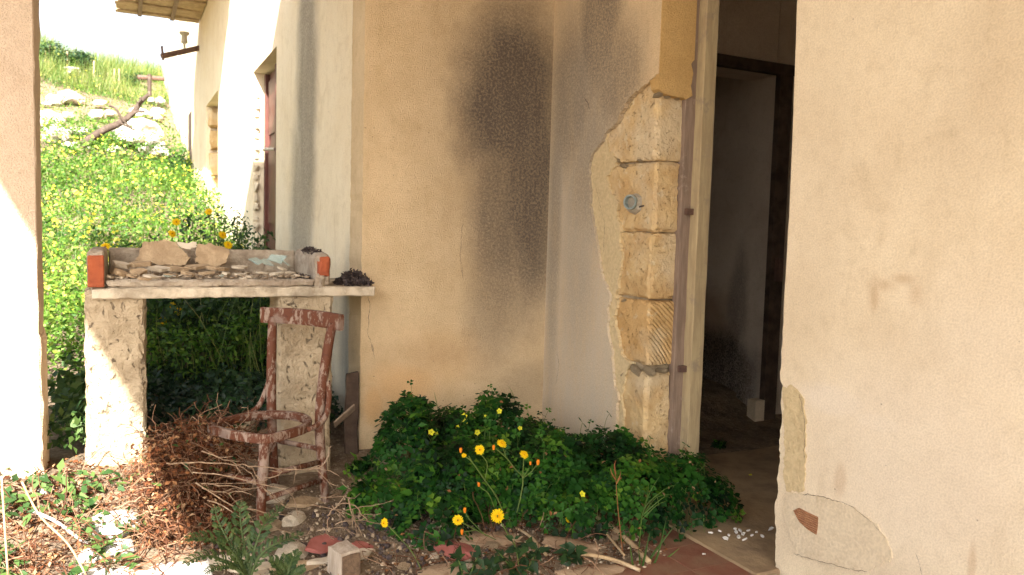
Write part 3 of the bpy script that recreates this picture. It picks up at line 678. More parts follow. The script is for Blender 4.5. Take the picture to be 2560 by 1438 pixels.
link('brick', rough_box(xr0+.008, xr1-.004, YT+.006, YT+.10, ST+.045, RT-.02, cut=.02, amp=.008, seed=49, bev=.008), M['brick'], rw)
link('mortar_lump', rough_box(xr0-.004, xr1-.02, YT+.0, YT+.05, ST-.03, ST+.06, cut=.02, amp=.012, fr=20, seed=50, bev=.015), M['concrete'], rw)
link('rim_wall', rough_box(xl1, xr0, YT+.53, YT+.595, ST, RT-.004, cut=.04, amp=.006, seed=51, bev=.01), M['concrete'], ct)

# --- rubble lying in the tray
TB = pY(500, 703, YT).z+.002
def put_shard(px, py, y, rx, ry, t, rot, label, mat='shard', seed=0, name='plaster_shard', cat='shard', group=None, n=6, dz=0):
    p = pY(px, py, y); o = link(name, shard_mesh(n, rx, ry, t, seed), M[mat]); o.location = p+Vector((0, 0, dz)); o.rotation_euler = rot
    tag(o, label, cat, group); return o
def slab_poly(px_pts, y, tilt, t, name, label, mat, seed):
    """a broken slab leaning against the rim, outline read off its own tilted plane"""
    P = [pY(a, b, y) for a, b in px_pts]; z0 = min(p.z for p in P); cx = sum(p.x for p in P)/len(P)
    loop = rag([(p.x, p.z) for p in P]+[(P[0].x, P[0].z)], .008, .010, seed)[:-1]
    bm = bmesh.new(); k = math.tan(tilt)
    A = [bm.verts.new((x, y+(z-z0)*k, z)) for x, z in loop]; Bv = [bm.verts.new((x, y+(z-z0)*k+t, z-t*.3)) for x, z in loop]
    bm.faces.new(A); bm.faces.new(Bv[::-1]); n = len(loop)
    for i in range(n): bm.faces.new((A[i], Bv[i], Bv[(i+1) % n], A[(i+1) % n]))
    bmesh.ops.recalc_face_normals(bm, faces=bm.faces); bmesh.ops.triangulate(bm, faces=[f for f in bm.faces if len(f.verts) > 4])
    me = bpy.data.meshes.new(name); bm.to_mesh(me); bm.free()
    return link(name, me, M[mat], label=label, cat='slab')
slab_poly([(338, 652), (362, 606), (390, 604), (412, 600), (440, 608), (452, 622), (470, 640), (478, 644), (462, 664), (400, 660), (366, 654)], YT+.36, .5, .028, 'broken_slab', 'large tan plaster slab leaning in the counter tray, left of two', 'shard', 1)
slab_poly([(489, 650), (492, 622), (500, 610), (545, 612), (572, 622), (577, 632), (566, 656), (540, 668), (500, 664)], YT+.34, .45, .026, 'broken_slab', 'tan plaster slab leaning in the counter tray, right of two', 'shard', 2)
slab_poly([(443, 607), (490, 606), (492, 618), (470, 622), (455, 620)], YT+.38, .3, .02, 'broken_slab', 'small pale slab wedged between two leaning tan slabs', 'shardlight', 3)
ORD = 'first second third fourth fifth sixth seventh eighth ninth tenth eleventh twelfth thirteenth fourteenth fifteenth sixteenth seventeenth eighteenth'.split()
big = [(300, 662, .20, .055, .035, .020, (.2, .1, .3)), (350, 660, .24, .07, .04, .022, (.1, -.1, .1)), (300, 682, .10, .05, .035, .02, (.35, .2, .8)), (345, 680, .12, .055, .04, .018, (.5, .15, .2)), (395, 672, .22, .06, .04, .014, (.25, .1, -.2)),
       (440, 672, .26, .08, .05, .014, (.15, .08, .1)), (490, 668, .28, .075, .05, .014, (.15, -.05, 0)), (545, 672, .26, .07, .04, .014, (.1, .1, .4)), (380, 692, .07, .045, .03, .01, (.2, .1, .3)), (430, 688, .12, .04, .03, .01, (.15, 0, .9)),
       (470, 684, .14, .045, .03, .011, (.2, .15, .3)), (520, 682, .16, .05, .03, .010, (.1, -.1, .2)), (565, 684, .14, .045, .03, .012, (.2, .1, 1.1)), (600, 686, .12, .035, .025, .008, (.1, .1, .1)), (625, 692, .08, .03, .02, .008, (.2, 0, .5)),
       (655, 682, .16, .045, .022, .008, (.1, .1, .2)), (690, 684, .14, .05, .02, .008, (.15, -.12, .1)), (725, 682, .15, .045, .02, .007, (.2, .1, .4)), (600, 668, .30, .06, .04, .01, (.1, 0, .2)), (330, 690, .07, .035, .02, .008, (.3, .2, .1)),
       (705, 672, .24, .04, .03, .008, (.2, .3, .2)), (750, 690, .10, .035, .02, .007, (.1, .2, .6)), (360, 697, .04, .04, .025, .01, (.1, .1, .2)), (610, 697, .05, .03, .02, .007, (.1, .1, .7)), (275, 692, .06, .025, .02, .01, (.1, .3, .2))]
for i, (px, py, dy, rx, ry, t, rot) in enumerate(big):
    p = pY(px, py, YT+dy); z = max(TB+t*.6, p.z)
    left_ = px < 590
    o = link('plaster_shard', shard_mesh(5+i % 3, rx*.9, ry*.9, t, 100+i), M['shard' if left_ and i % 4 else 'shardlight']); o.location = (p.x, p.y, z); o.rotation_euler = rot
    rank = sorted([q[0]+q[1]*.001 for q in big if (q[0] < 590) == left_]).index(px+py*.001)
    tag(o, ('flat tan plaster shard in the left of the counter tray, %s from the brick end' if left_ else 'thin pale plaster shard in the right of the counter tray, %s from the left') % ORD[rank], 'shard', 'tan shards in the counter tray' if left_ else 'pale shards in the counter tray')
# fine chips in the tray
N = 420; xx = RNG.uniform(xl1+.02, xr0-.02, N); yy = YT+.075+.4*RNG.random(N)**1.5
CH = ([(-.5, -.4, 0), (.5, -.45, 0), (.55, .4, 0), (-.35, .5, 0), (-.5, -.4, .22), (.45, -.4, .22), (.5, .4, .2), (-.35, .45, .24)], [(4, 5, 6, 7), (0, 1, 5, 4), (1, 2, 6, 5), (2, 3, 7, 6), (3, 0, 4, 7)])
nr = np.column_stack([RNG.normal(0, .2, N), RNG.normal(0, .2, N), np.ones(N)])
scatter('plaster_chips', *CH, np.column_stack([xx, yy, TB+RNG.uniform(0, .016, N)]), basis(nr, RNG.uniform(0, 6.3, N)), RNG.uniform(.006, .026, N), .35+.65*RNG.random(N), M['gravel'], label='small plaster chips and dust covering the counter tray', cat='debris', kind='stuff')
for i, (px, py, dy, rx, ry, rot) in enumerate([(640, 652, .40, .05, .03, (1.0, .1, .3)), (668, 656, .36, .055, .035, (.5, .3, .1)), (692, 648, .42, .06, .04, (1.1, -.2, -.2)), (712, 656, .36, .04, .028, (.7, .3, .8)), (560, 690, .1, .03, .015, (.2, 0, .2)), (425, 690, .09, .028, .014, (.2, 0, .1))]):
    lab = ['pale glass shard leaning at the tray back, leftmost of the glass', 'flat clear glass shard lying low among the glass in the tray', 'tall greenish glass shard leaning against the tray rim', 'bluish glass shard nearest the right rim of the tray', 'small glass sliver at the middle front of the tray', 'small glass sliver among shards at the left front of the tray'][i]
    put_shard(px, py, YT+dy, rx, ry, .004, rot, lab, 'glass', 200+i, 'glass_shard', 'glass', 'glass shards in the counter tray', n=4)
# black debris on the slab end, on the rim and in the tray corner
def flakes(name, c, r, h, n, size, mat, label, cat='debris'):
    a = RNG.uniform(0, 6.283, n); q = np.sqrt(RNG.random(n)); x = c[0]+np.cos(a)*q*r[0]; y = c[1]+np.sin(a)*q*r[1]
    z = c[2]+h*(1-q**1.6)*RNG.random(n)**.6
    nr = RNG.normal(0, 1, (n, 3)); nr[:, 2] = np.abs(nr[:, 2])+.3
    return scatter(name, *CURL, np.column_stack([x, y, z]), basis(nr, RNG.uniform(0, 6.3, n)), size*RNG.uniform(.5, 1.3, n), RNG.random(n), mat, label=label, cat=cat, kind='stuff')
pc_ = pY(885, 715, YT+.14); flakes('charred_debris', (pc_.x-.005, YT+.14, ST), (.092, .12), .075, 900, .022, M['char'], 'dark heap of charred flakes on the counter slab end')
flakes('charred_debris', (xr0+.03, YT+.28, RT-.004), (.035, .16), .022, 220, .018, M['char'], 'dark flakes scattered along the top of the right rim')
flakes('charred_debris', (xr0-.05, YT+.16, TB), (.05, .09), .02, 220, .016, M['char'], 'dark flakes gathered in the right corner of the tray')

# ================================================================== THE CHAIR
f2, s2 = Vector((-.80, -.60, 0)), Vector((.60, -.80, 0))
cc0 = Vector((.545, 3.458, 0)); SZ = .425
ch = empty('cafe_chair', (*cc0.xy, .0), label='seatless bentwood chair with flaking brown paint, in front of the counter', cat='chair')
L = lambda a, b, z: cc0 + f2*a + s2*b + Vector((0, 0, z))       # a: towards the front, b: towards the sitter's left
rect = lambda w, h: [(-w, -h), (w, -h), (w, h), (-w, h)]
def rrect(w, h, q=.25):
    return [(-w, -h*(1-q)), (-w*(1-q), -h), (w*(1-q), -h), (w, -h*(1-q)), (w, h*(1-q)), (w*(1-q), h), (-w*(1-q), h), (-w, h*(1-q))]
ring = []
# seat outline: nearly straight front and sides, round at the back
for a, b in ((.178, -.12), (.190, 0), (.178, .12), (.166, .152), (.135, .172), (.02, .186), (-.07, .170), (-.135, .128), (-.178, .065), (-.190, 0), (-.178, -.065), (-.135, -.128), (-.07, -.170), (.02, -.186), (.135, -.172), (.166, -.152)): ring.append(L(a, b, SZ))
cl = spline(ring+[ring[0]], 3)[:-1]
MB().sweep(cl, rrect(.0105, .0195), closed=True, up=(0, 0, 1)).build('seat_ring', M['chair'], ch, smooth=False)
MB().sweep([cc0+(p-cc0)*.93+Vector((0, 0, SZ*.07+.004)) for p in cl], rrect(.007, .012), closed=True, up=(0, 0, 1)).build('seat_rim', M['chair'], ch)
legp = {}
for s in (-1, 1):
    MB().tube([L(.185, .150*s, -.02), L(.172, .148*s, .2), L(.155, .146*s, SZ-.018)], [.017, .021, .023], 10).build('leg', M['chair'], ch, True)
    po = spline([L(-.235, .152*s, -.03), L(-.208, .147*s, .15), L(-.186, .142*s, SZ-.03), L(-.192, .152*s, .60), L(-.215, .170*s, .80), L(-.228, .178*s, .862)], 4)
    MB().tube(po, [.018+.005*math.sin(i/len(po)*3.1) for i in range(len(po))], 10).build('back_post', M['chair'], ch, True)
    # bent brace from post to seat side
    MB().tube(spline([L(-.206, .166*s, .605), L(-.200, .182*s, .545), L(-.165, .196*s, SZ+.035), L(-.105, .196*s, SZ+.004), L(-.05, .192*s, SZ-.004)], 4), .0125, 8).build('brace', M['chair'], ch, True)
    MB().tube([L(.172, .148*s, .27), L(-.205, .145*s, .235)], .0125, 8).build('stretcher', M['chair'], ch, True)
    MB().tube([L(.176, .148*s, .17), L(-.21, .146*s, .15)], .0125, 8).build('stretcher', M['chair'], ch, True)
MB().tube([L(.170, -.148, .24), L(.170, .148, .24)], .0125, 8).build('stretcher', M['chair'], ch, True)
MB().tube([L(-.205, -.145, .29), L(-.205, .145, .29)], .0125, 8).build('stretcher', M['chair'], ch, True)
rail = spline([L(-.214, -.235, .872), L(-.242, -.12, .874), L(-.252, 0, .875), L(-.242, .12, .874), L(-.214, .235, .872)], 4)
MB().sweep(rail, rrect(.014, .036, .25), up=(0, 0, 1)).build('top_rail', M['chair'], ch, label='flaking pale top rail')

# boards at the burnt corner of the wall
link('charred_plank', rough_box(1.045, 1.125, YA-.05, YA-.02, -.02, pY(885, 930, YA-.05).z, cut=.05, amp=.008, seed=81, bev=.008), M['darkwood'], label='charred plank standing against the wall corner behind the chair', cat='plank')
bp_ = MB().sweep([pY(836, 1062, YA-.16), pY(886, 1018, YA-.12)], rrect(.006, .028, .4), up=(0, -.7, 1)).build('grey_board', M['greyboard'], label='short grey board leaning on the charred plank', cat='board')

# ================================================================== LOOSE THINGS ON THE PORCH FLOOR
# gravel and grit
N = 8500
gx = np.where(RNG.random(N) < .06, RNG.uniform(1.8, 2.22, N), RNG.uniform(.25, 2.05, N)); gy = 2.2+1.5*RNG.random(N)**1.2
keep = (gx < 1.95-.12*np.sin(gy*9)) | (RNG.random(N) < .22) ; gx, gy = gx[keep], gy[keep]; N = len(gx)
gz = np.array([ground_h(a, b) for a, b in zip(gx, gy)])
GR = ([], [])
_bm = bmesh.new(); bmesh.ops.create_icosphere(_bm, subdivisions=1, radius=.5)
for v in _bm.verts: v.co *= 1+noise.noise(v.co*5)*.6
_bm.verts.ensure_lookup_table(); GR = ([tuple(v.co) for v in _bm.verts], [tuple(q.index for q in fa.verts) for fa in _bm.faces]); _bm.free()
sz = .004+.022*RNG.random(N)**6
scatter('gravel', *GR, np.column_stack([gx, gy, gz+sz*.2]), basis(RNG.normal(0, 1, (N, 3)), RNG.uniform(0, 6.3, N)), np.column_stack([sz, sz*RNG.uniform(.6, 1, N), sz*RNG.uniform(.4, .8, N)]), RNG.random(N), M['gravel'], label='fine gravel and grit scattered over the porch floor', cat='gravel', kind='stuff')
N = 260; gx = RNG.normal(.95, .28, N); gy = RNG.normal(3.05, .22, N); gz = np.array([ground_h(a, b) for a, b in zip(gx, gy)])
sz = .012+.018*RNG.random(N)**2
scatter('charcoal_bits', *GR, np.column_stack([gx, gy, gz+sz*.25]), basis(RNG.normal(0, 1, (N, 3)), RNG.uniform(0, 6.3, N)), sz, RNG.random(N), M['char'], label='black charcoal bits strewn beside the chair', cat='charcoal', kind='stuff')

def stone_at(px, py, s, label, mat='shardlight', name='rubble_stone', cat='stone', flat=.65, seed=0, group=None, rz=0, lift=.3):
    p = hit(px, py); o = link(name, rock_mesh(seed, flat, 2, .45, .6), M[mat]); sz = s*(p-EYE).length/FPX
    o.location = p+Vector((0, 0, sz*flat*lift)); o.scale = (sz, sz*.85, sz); o.rotation_euler = (0, 0, rz); return tag(o, label, cat, group)
for i, (px, py, s, mt, lb) in enumerate([
    (288, 1325, 46, 'whitechip', 'white angular plaster lump in the sun, larger of two'), (295, 1385, 36, 'whitechip', 'white plaster lump in the sun, nearest the porch slab'), (235, 1395, 26, 'whitechip', 'low white stone in the sunlit litter near the porch slab'),
    (115, 1228, 14, 'whitechip', 'small white stone in the sunlit litter below the pillar'), (1228, 1372, 20, 'shard', 'rounded tan stone lying among broken roof tiles'), (725, 1395, 36, 'shardlight', 'tan rubble stone beside the sawn timber block'),
    (980, 1160, 52, 'render_rough', 'clod of crumbled earth by the back wall corner'), (690, 1245, 34, 'shardlight', 'pale stone under the chair seat'), (735, 1305, 30, 'shardlight', 'flat pale stone beside the chair front leg'), (680, 1320, 22, 'shard', 'tan stone behind the thistle'),
    (545, 1022, 34, 'shard', 'yellowish block behind the chair, left of two'), (620, 1022, 36, 'shard', 'yellowish block behind the chair, right of two'), (600, 1085, 46, 'shard', 'dusty block seen through the empty chair seat'),
    (1165, 1425, 24, 'shardlight', 'pale stone at the front edge among weeds'), (1010, 1420, 16, 'shard', 'tan pebble in front of the timber block'), (870, 1310, 14, 'shard', 'small tan stone by the dry twigs'), (1775, 1330, 12, 'whitechip', 'round white pebble beside the plaster chips'), (1085, 1395, 12, 'shardlight', 'small pale stone left of the broken roof tile')]):
    stone_at(px, py, s, lb, mt, seed=i+3, rz=i*1.3)
# shards of roof tile and tile on the floor
def curved_shard(px, py, w, l, rz, label, mat='terracotta', name='roof_tile_shard', seed=0, arch=.16, tip=(0, 0)):
    p = hit(px, py); r = random.Random(seed); b = MB(); n, k = 7, 5; vs = []
    for side in (0, 1):
        for j in range(k):
            for i in range(n):
                u = (i/(n-1)-.5); v = (j/(k-1)-.5); wv = 1-.35*abs(v)*2*r.uniform(.6, 1.1) if j in (0, k-1) else 1
                x = u*w*wv; y = v*l*(1+.3*r.uniform(-1, 1)*(i in (0, n-1) or j in (0, k-1))); vs.append((x, y, (math.cos(u*2.2)-.45)*w*arch-side*.012))
    fs = []
    for j in range(k-1):
        for i in range(n-1):
            a = j*n+i; fs += [(a, a+1, a+n+1, a+n), (k*n+a, k*n+a+n, k*n+a+n+1, k*n+a+1)]
    edge = [i for i in range(n)]+[j*n+n-1 for j in range(1, k)]+[(k-1)*n+i for i in range(n-2, -1, -1)]+[j*n for j in range(k-2, 0, -1)]
    for a, c in zip(edge, edge[1:]+edge[:1]): fs.append((a, k*n+a, k*n+c, c))
    o = b.add(vs, fs).build(name, M[mat]); o.location = p+Vector((0, 0, .012)); o.rotation_euler = (tip[0], tip[1], rz)
    return tag(o, label, 'tile shard')
M['claytile'] = simple('faded_clay', (.40, .29, .19), (.28, .19, .12), 12, 60, .006)
curved_shard(1230, 1352, .13, .22, 1.1, 'faded curved roof tile shard among the yellow flowers', 'claytile', seed=1)
curved_shard(1430, 1368, .15, .20, 1.0, 'tan curved roof tile shard in front of the clover', 'claytile', seed=2, tip=(.1, .1))
curved_shard(1140, 1380, .13, .16, .4, 'pinkish curved tile shard left of the round stone', 'pinktile', seed=3)
curved_shard(1130, 1432, .12, .22, 1.4, 'pale curved tile shard at the very front edge', 'claytile', seed=4)
curved_shard(1470, 1432, .10, .22, 1.3, 'orange curved tile shard at the front edge below dry canes', 'claytile', seed=5)
for i, (px, py, rx, ry, rot, mt, lb) in enumerate([(810, 1365, .10, .07, (.18, .1, .5), 'pinktile', 'pink tile fragment behind the sawn timber block'), (905, 1372, .05, .04, (.2, .3, .2), 'pinktile', 'pink tile fragment right of the timber block'), (860, 1400, .14, .05, (.05, 0, .1), 'shardlight', 'flat pale tile left of the timber block'),
        (640, 1418, .16, .05, (.03, .02, .15), 'shardlight', 'long pale paving fragment under the thistle'), (745, 1425, .12, .05, (.04, .0, -.1), 'shard', 'flat tan paving fragment behind the right thistle'), (560, 1408, .09, .05, (.05, .03, .1), 'shardlight', 'pale paving fragment at the edge of the sunlight'),
        (760, 1260, .10, .07, (.1, .1, .4), 'shard', 'flat dusty tile under the chair'), (1560, 1345, .08, .05, (.1, 0, .2), 'claytile', 'flat clay fragment at the foot of the clover')]):
    p = hit(px, py); o = link('tile_shard', shard_mesh(6, rx, ry, .016, 300+i), M[mt]); o.location = p+Vector((0, 0, .008)); o.rotation_euler = rot; tag(o, lb, 'tile shard')
# white plaster chips on the threshold
for i, (px, py) in enumerate([(1778, 1332), (1800, 1328), (1822, 1338), (1838, 1322), (1846, 1342), (1858, 1334), (1870, 1326), (1880, 1338), (1892, 1330), (1815, 1346), (1862, 1348), (1905, 1340), (1928, 1322), (1760, 1385), (1840, 1330), (1850, 1326)]):
    p = pz(px, py, .03); o = link('plaster_chip', shard_mesh(5, random.uniform(.008, .018), random.uniform(.006, .012), .006, 400+i), M['whitechip']); o.location = p; o.rotation_euler = (random.uniform(-.4, .4), random.uniform(-.4, .4), random.uniform(0, 6))
    tag(o, 'small white plaster chip on the beige doorway threshold', 'plaster chip', 'white chips on the threshold')
# sawn timber block standing in the rubble
tb0 = pz(862, 1452, 0); tr = Matrix.Translation(tb0)@Matrix.Rotation(math.radians(16), 4, 'Z')
tbk = link('timber_block', rough_box(-.042, .042, -.04, .06, -.02, .125, cut=.02, amp=.005, seed=91, bev=.004), M['timber'], label='sawn timber block standing in the rubble at the front', cat='timber'); tbk.matrix_world = tr
eg = link('end_face', rough_box(-.040, .040, -.046, -.038, -.018, .115, cut=.02, amp=.003, seed=92, bev=.003), M['endgrain']); eg.parent = tbk

# ================================================================== DRY TWIGS, CANES AND VINES
def twig_px(pts, y, r, jit=0.):
    return spline([pY(a, b, y + (c[0] if c else 0)) for a, b, *c in pts], 4)
def twig_part(pts, y, r, par):
    path = twig_px(pts, y, r); path = [p+Vector((random.gauss(0, .0022), random.gauss(0, .004), random.gauss(0, .0022))) for p in path]; m_ = len(path)
    b = MB().tube(path, [r*.66*(1-.55*i/m_)*random.uniform(.85, 1.2) for i in range(m_)], 6)
    for k in range(random.randint(1, 3)):
        i = random.randrange(2, m_-1); p = path[i]; d = (path[i]-path[i-1]).normalized(); q = (d+Vector((random.gauss(0, .6), random.gauss(0, .5), random.gauss(0, .6)))).normalized()
        b.tube([p, p+q*.03, p+q*.055+Vector((0, 0, random.gauss(0, .012)))], [r*.5, r*.4, r*.25], 4)
    b.build('twig', M['twig'], par, True)
tw = empty('dry_branch', (.45, 3.1, .1), label='bare pale twigs spread low in front of the chair legs', cat='branch')
for pts, y, r in [([(415, 1158), (500, 1158), (575, 1160), (640, 1166), (740, 1176), (812, 1172), (850, 1195)], 3.08, .0045), ([(505, 1128), (560, 1148), (610, 1170), (640, 1200)], 3.10, .004), ([(480, 1182), (560, 1190), (660, 1212), (725, 1231), (745, 1290)], 3.06, .0042),
        ([(490, 1205), (580, 1262), (640, 1275), (728, 1290)], 3.04, .0045), ([(505, 1208), (560, 1215), (620, 1222), (665, 1212)], 3.07, .0038), ([(828, 1116), (815, 1150), (790, 1172), (715, 1176), (690, 1190), (640, 1205), (520, 1212)], 3.12, .0036), ([(505, 1222), (570, 1232), (630, 1225)], 3.05, .0034),
        ([(620, 1165), (640, 1185), (660, 1220), (720, 1270)], 3.1, .003), ([(660, 1222), (690, 1250), (720, 1268)], 3.0, .003), ([(735, 1168), (742, 1178), (738, 1188)], 3.08, .0028), ([(790, 1172), (815, 1200), (850, 1218)], 3.1, .003), ([(520, 1250), (600, 1290), (700, 1325), (760, 1340)], 2.95, .004), ([(630, 1330), (615, 1370), (612, 1400)], 2.85, .003)]:
    twig_part(pts, y, r, tw)
tw2 = empty('dry_branch', (.9, 2.95, .05), label='tangle of dry brown twigs on the floor right of the chair', cat='branch')
for pts, y, r in [([(800, 1245), (850, 1242), (880, 1247)], 3.2, .004), ([(820, 1290), (845, 1262), (880, 1260), (910, 1290), (925, 1310)], 3.0, .005), ([(830, 1268), (880, 1290), (950, 1285)], 3.02, .004), ([(780, 1262), (860, 1275), (945, 1262), (985, 1250)], 3.08, .0035), ([(870, 1250), (885, 1300), (892, 1335)], 2.98, .0045),
        ([(820, 1292), (818, 1330), (835, 1350)], 2.95, .004), ([(840, 1312), (900, 1300), (960, 1312)], 2.95, .003), ([(790, 1330), (850, 1322), (910, 1340)], 2.88, .003), ([(855, 1208), (880, 1228), (905, 1222)], 3.25, .003)]:
    twig_part(pts, y, r, tw2)
for i, (a, b, r, lb) in enumerate([((1480, 1296), (1622, 1420), .011, 'thick dry cane slanting across the floor in front of clover'), ((1450, 1290), (1560, 1400), .005, 'thin dry cane left of the thick cane'), ((1700, 1365), (1850, 1432), .004, 'thin dry stalk lying along the red tiles'), ((1440, 1395), (1600, 1440), .008, 'dry cane lying at the front edge'), ((1290, 1330), (1365, 1400), .006, 'short dry stick between the broken roof tiles'), ((1300, 1405), (1420, 1360), .004, 'thin stick crossing the tan tile shard')]):
    p, q = hit(*a), hit(*b); p.z += r+.012; q.z += r+.014; md = (p+q)/2+Vector((.01, .004, .008))
    MB().tube(spline([p, md, q], 5), r, 8).build('dry_cane', M['cane'], None, True, label=lb, cat='cane')
wst = spline([hit(85, 1310)+Vector((0, 0, .05)), hit(140, 1335)+Vector((0, 0, .05)), hit(190, 1360)+Vector((0, 0, .03)), hit(220, 1372)+Vector((0, 0, .02))], 4)
MB().tube(wst, .006, 8).build('bleached_stick', M['whitechip'], None, True, label='bleached white stick in the sunlit litter', cat='stick')
for i, (pts, y, lb) in enumerate([([(4, 1190), (12, 1320), (20, 1438)], 2.9, 'upright dry stalk at the left edge of the litter'), ([(55, 1205), (100, 1290), (170, 1360), (215, 1438)], 2.85, 'long dry stalk bending over the sunlit litter')]):
    MB().tube(twig_px(pts, y, .003), .0035, 6).build('dry_stalk', M['cane'], None, True, label=lb, cat='stalk')

def tendrils(name, n, center, rad, seglen, nseg, r, mat, parent=None, droop=.3, seed=0, gz=True, **kw):
    rg = random.Random(seed); b = MB()
    for i in range(n):
        while True:
            q = Vector((rg.uniform(-1, 1), rg.uniform(-1, 1), rg.uniform(-1, 1)))
            if q.length < 1: break
        p = Vector(center)+Vector((q.x*rad[0], q.y*rad[1], q.z*rad[2])); d = Vector((rg.gauss(0, 1), rg.gauss(0, 1), rg.gauss(0, .6))).normalized(); pts = [p.copy()]
        for k in range(nseg):
            d = (d+Vector((rg.gauss(0, .45), rg.gauss(0, .45), rg.gauss(0, .45)-droop*.2))).normalized(); p = p+d*seglen*rg.uniform(.6, 1.3)
            if gz: p.z = max(p.z, ground_h(p.x, p.y)+.004)
            pts.append(p.copy())
        b.tube(pts, r*rg.uniform(.6, 1.4), 3, r=rg.random())
    return b.build(name, mat, parent, **kw)
def leafcloud(name, n, center, rad, size, mat, parent=None, tmpl=CURL, shell=.5, up=.4, zmin=True, bias=0., rndpow=1., **kw):
    q = RNG.normal(0, 1, (n, 3)); q /= np.linalg.norm(q, axis=1, keepdims=True); q *= (shell+(1-shell)*RNG.random(n)[:, None])
    pos = np.array(center)+q*np.array(rad)
    if zmin:
        g = np.array([ground_h(a, b) for a, b in pos[:, :2]]); pos[:, 2] = np.maximum(pos[:, 2], g+.005+.02*RNG.random(n))
    nr = q*(1-up)+RNG.normal(0, .5, (n, 3)); nr[:, 2] += up
    return scatter(name, *tmpl, pos, basis(nr, RNG.uniform(0, 6.3, n)), size*RNG.uniform(.55, 1.35, n), np.clip(RNG.random(n)**rndpow+bias, 0, 1), mat, parent, **kw)
vn = empty('dry_vine', (.25, 3.4, .1), label='heap of reddish-brown dead vines climbing the left side of the chair', cat='vine')
for k, (c, r, n) in enumerate([((.17, 3.42, .28), (.17, 0.2, .20), 320), ((.30, 3.50, .34), (.17, .16, .13), 220), ((.22, 3.30, .12), (.2, .2, .14), 260), ((.40, 3.50, .33), (.09, .1, .08), 60), ((.36, 3.52, .14), (.12, .14, .12), 90)]):
    tendrils('stem', int(n*1.3), c, (r[0], r[1], r[2]*.85), .03, 6, .0015, M['dryvine'], vn, seed=k, kind='stuff')
    leafcloud('leaf', n*6, c, r, .021, M['dryleaf'], vn, shell=.35, rndpow=1.3, kind='stuff')
    leafcloud('leaf', max(14, n//7), c, r, .032, M['weed'], vn, tmpl=LEAF, shell=.8, kind='stuff', label='few green leaves among the dead vines')
# sunlit litter on the left
N = 7000
lx = RNG.uniform(-1.5, .42, N); ly = 2.45+1.55*RNG.random(N); kp = (ly > 3.16+.05*np.sin(lx*31)) | (lx < -.27) | (RNG.random(N) < .06); lx, ly = lx[kp], ly[kp]; N = len(lx); lz = np.array([ground_h(a, b) for a, b in zip(lx, ly)])+.03*RNG.random(N)**2
nr = np.column_stack([RNG.normal(0, .55, N), RNG.normal(0, .55, N), np.ones(N)])
scatter('leaf_litter', *CURL, np.column_stack([lx, ly, lz]), basis(nr, RNG.uniform(0, 6.3, N)), RNG.uniform(.010, .034, N), RNG.random(N)**.6, M['dryleaf'], label='brown leaf litter covering the sunlit ground at the left', cat='leaf litter', kind='stuff')
b_ = tendrils('dead_tendrils', 520, (-.3, 3.35, .08), (.75, .55, .06), .04, 6, .0019, M['dryvine'], None, droop=.5, seed=77, label='thin reddish dead stems matted over the leaf litter', cat='dead stems', kind='stuff')
N = 2200; lx = RNG.uniform(-1.5, .3, N); ly = 3.0+.9*RNG.random(N); cl_ = np.array([noise.noise(Vector((a*3.2, b*3.2, 17))) for a, b in zip(lx, ly)]) > .05; lx, ly = lx[cl_], ly[cl_]; N = len(lx)
lz = np.array([ground_h(a, b) for a, b in zip(lx, ly)])+.03+.04*RNG.random(N); nr = np.column_stack([RNG.normal(0, .6, N), RNG.normal(-.3, .5, N), np.ones(N)])
scatter('seedlings', *LEAF, np.column_stack([lx, ly, lz]), basis(nr, RNG.uniform(0, 6.3, N)), RNG.uniform(.03, .07, N), .3+.7*RNG.random(N), M['weed'], label='small green seedlings sprouting from the sunlit litter', cat='seedlings', kind='stuff')
# dry bits around the clover front
N = 700; lx = RNG.uniform(.6, 2.1, N); ly = 2.3+.7*RNG.random(N); lz = np.array([ground_h(a, b) for a, b in zip(lx, ly)])+.008
nr = np.column_stack([RNG.normal(0, .3, N), RNG.normal(0, .3, N), np.ones(N)])
scatter('dry_leaf_bits', *CURL, np.column_stack([lx, ly, lz]), basis(nr, RNG.uniform(0, 6.3, N)), RNG.uniform(.008, .024, N), RNG.random(N), M['dryleaf'], label='dry leaf bits scattered over the gravel before the clover', cat='leaf litter', kind='stuff')
tendrils('dead_tendrils', 170, (1.35, 2.65, .02), (.6, .35, .02), .04, 5, .0015, M['dryvine'], None, droop=.6, seed=78, label='thin dry stalks strewn on the gravel before the clover', cat='dead stems', kind='stuff')

# ================================================================== CLOVER MOUND
cv = empty('wood_sorrel', (1.7, 3.2, 0), label='dark green mound of clover-leaved wood sorrel against the porch wall', cat='plant')
def sample_cushions(n):
    P = []; D = []
    tot = [c[2]*c[3]*c[4] for c in CUSH]; tot = [t/sum(tot) for t in tot]
    while len(P) < n:
        k = RNG.choice(len(CUSH), p=tot); cx, cy, rx, ry, hh = CUSH[k]
        q = RNG.normal(0, 1, 3); q /= np.linalg.norm(q); q[2] = abs(q[2]); s = .80+.24*RNG.random() if RNG.random() < .8 else .5+.4*RNG.random()
        x, y, z = cx+rx*q[0]*s, cy+ry*q[1]*s, hh*q[2]*s
        if y > YA-.02 or (x > XB-.03 and y > 3.0) or (x > XB-.03 and y < 2.25): continue
        if z < clover_h(x, y)*.62: continue
        b = noise.noise(Vector((x*9, y*9, z*4)))+.6*noise.noise(Vector((x*21, y*21, z*9)))
        P.append((x+.03*noise.noise(Vector((x*13, y*13, z*13+7))), y, max(.01, z+b*.065))); D.append((q[0]*.8, q[1]*.8-.25, q[2]+.35))
    return np.array(P), np.array(D)
P, D = sample_cushions(7200); n = len(P)
clump = np.array([noise.noise(Vector((p[0]*5, p[1]*5, p[2]*5+4))) for p in P])
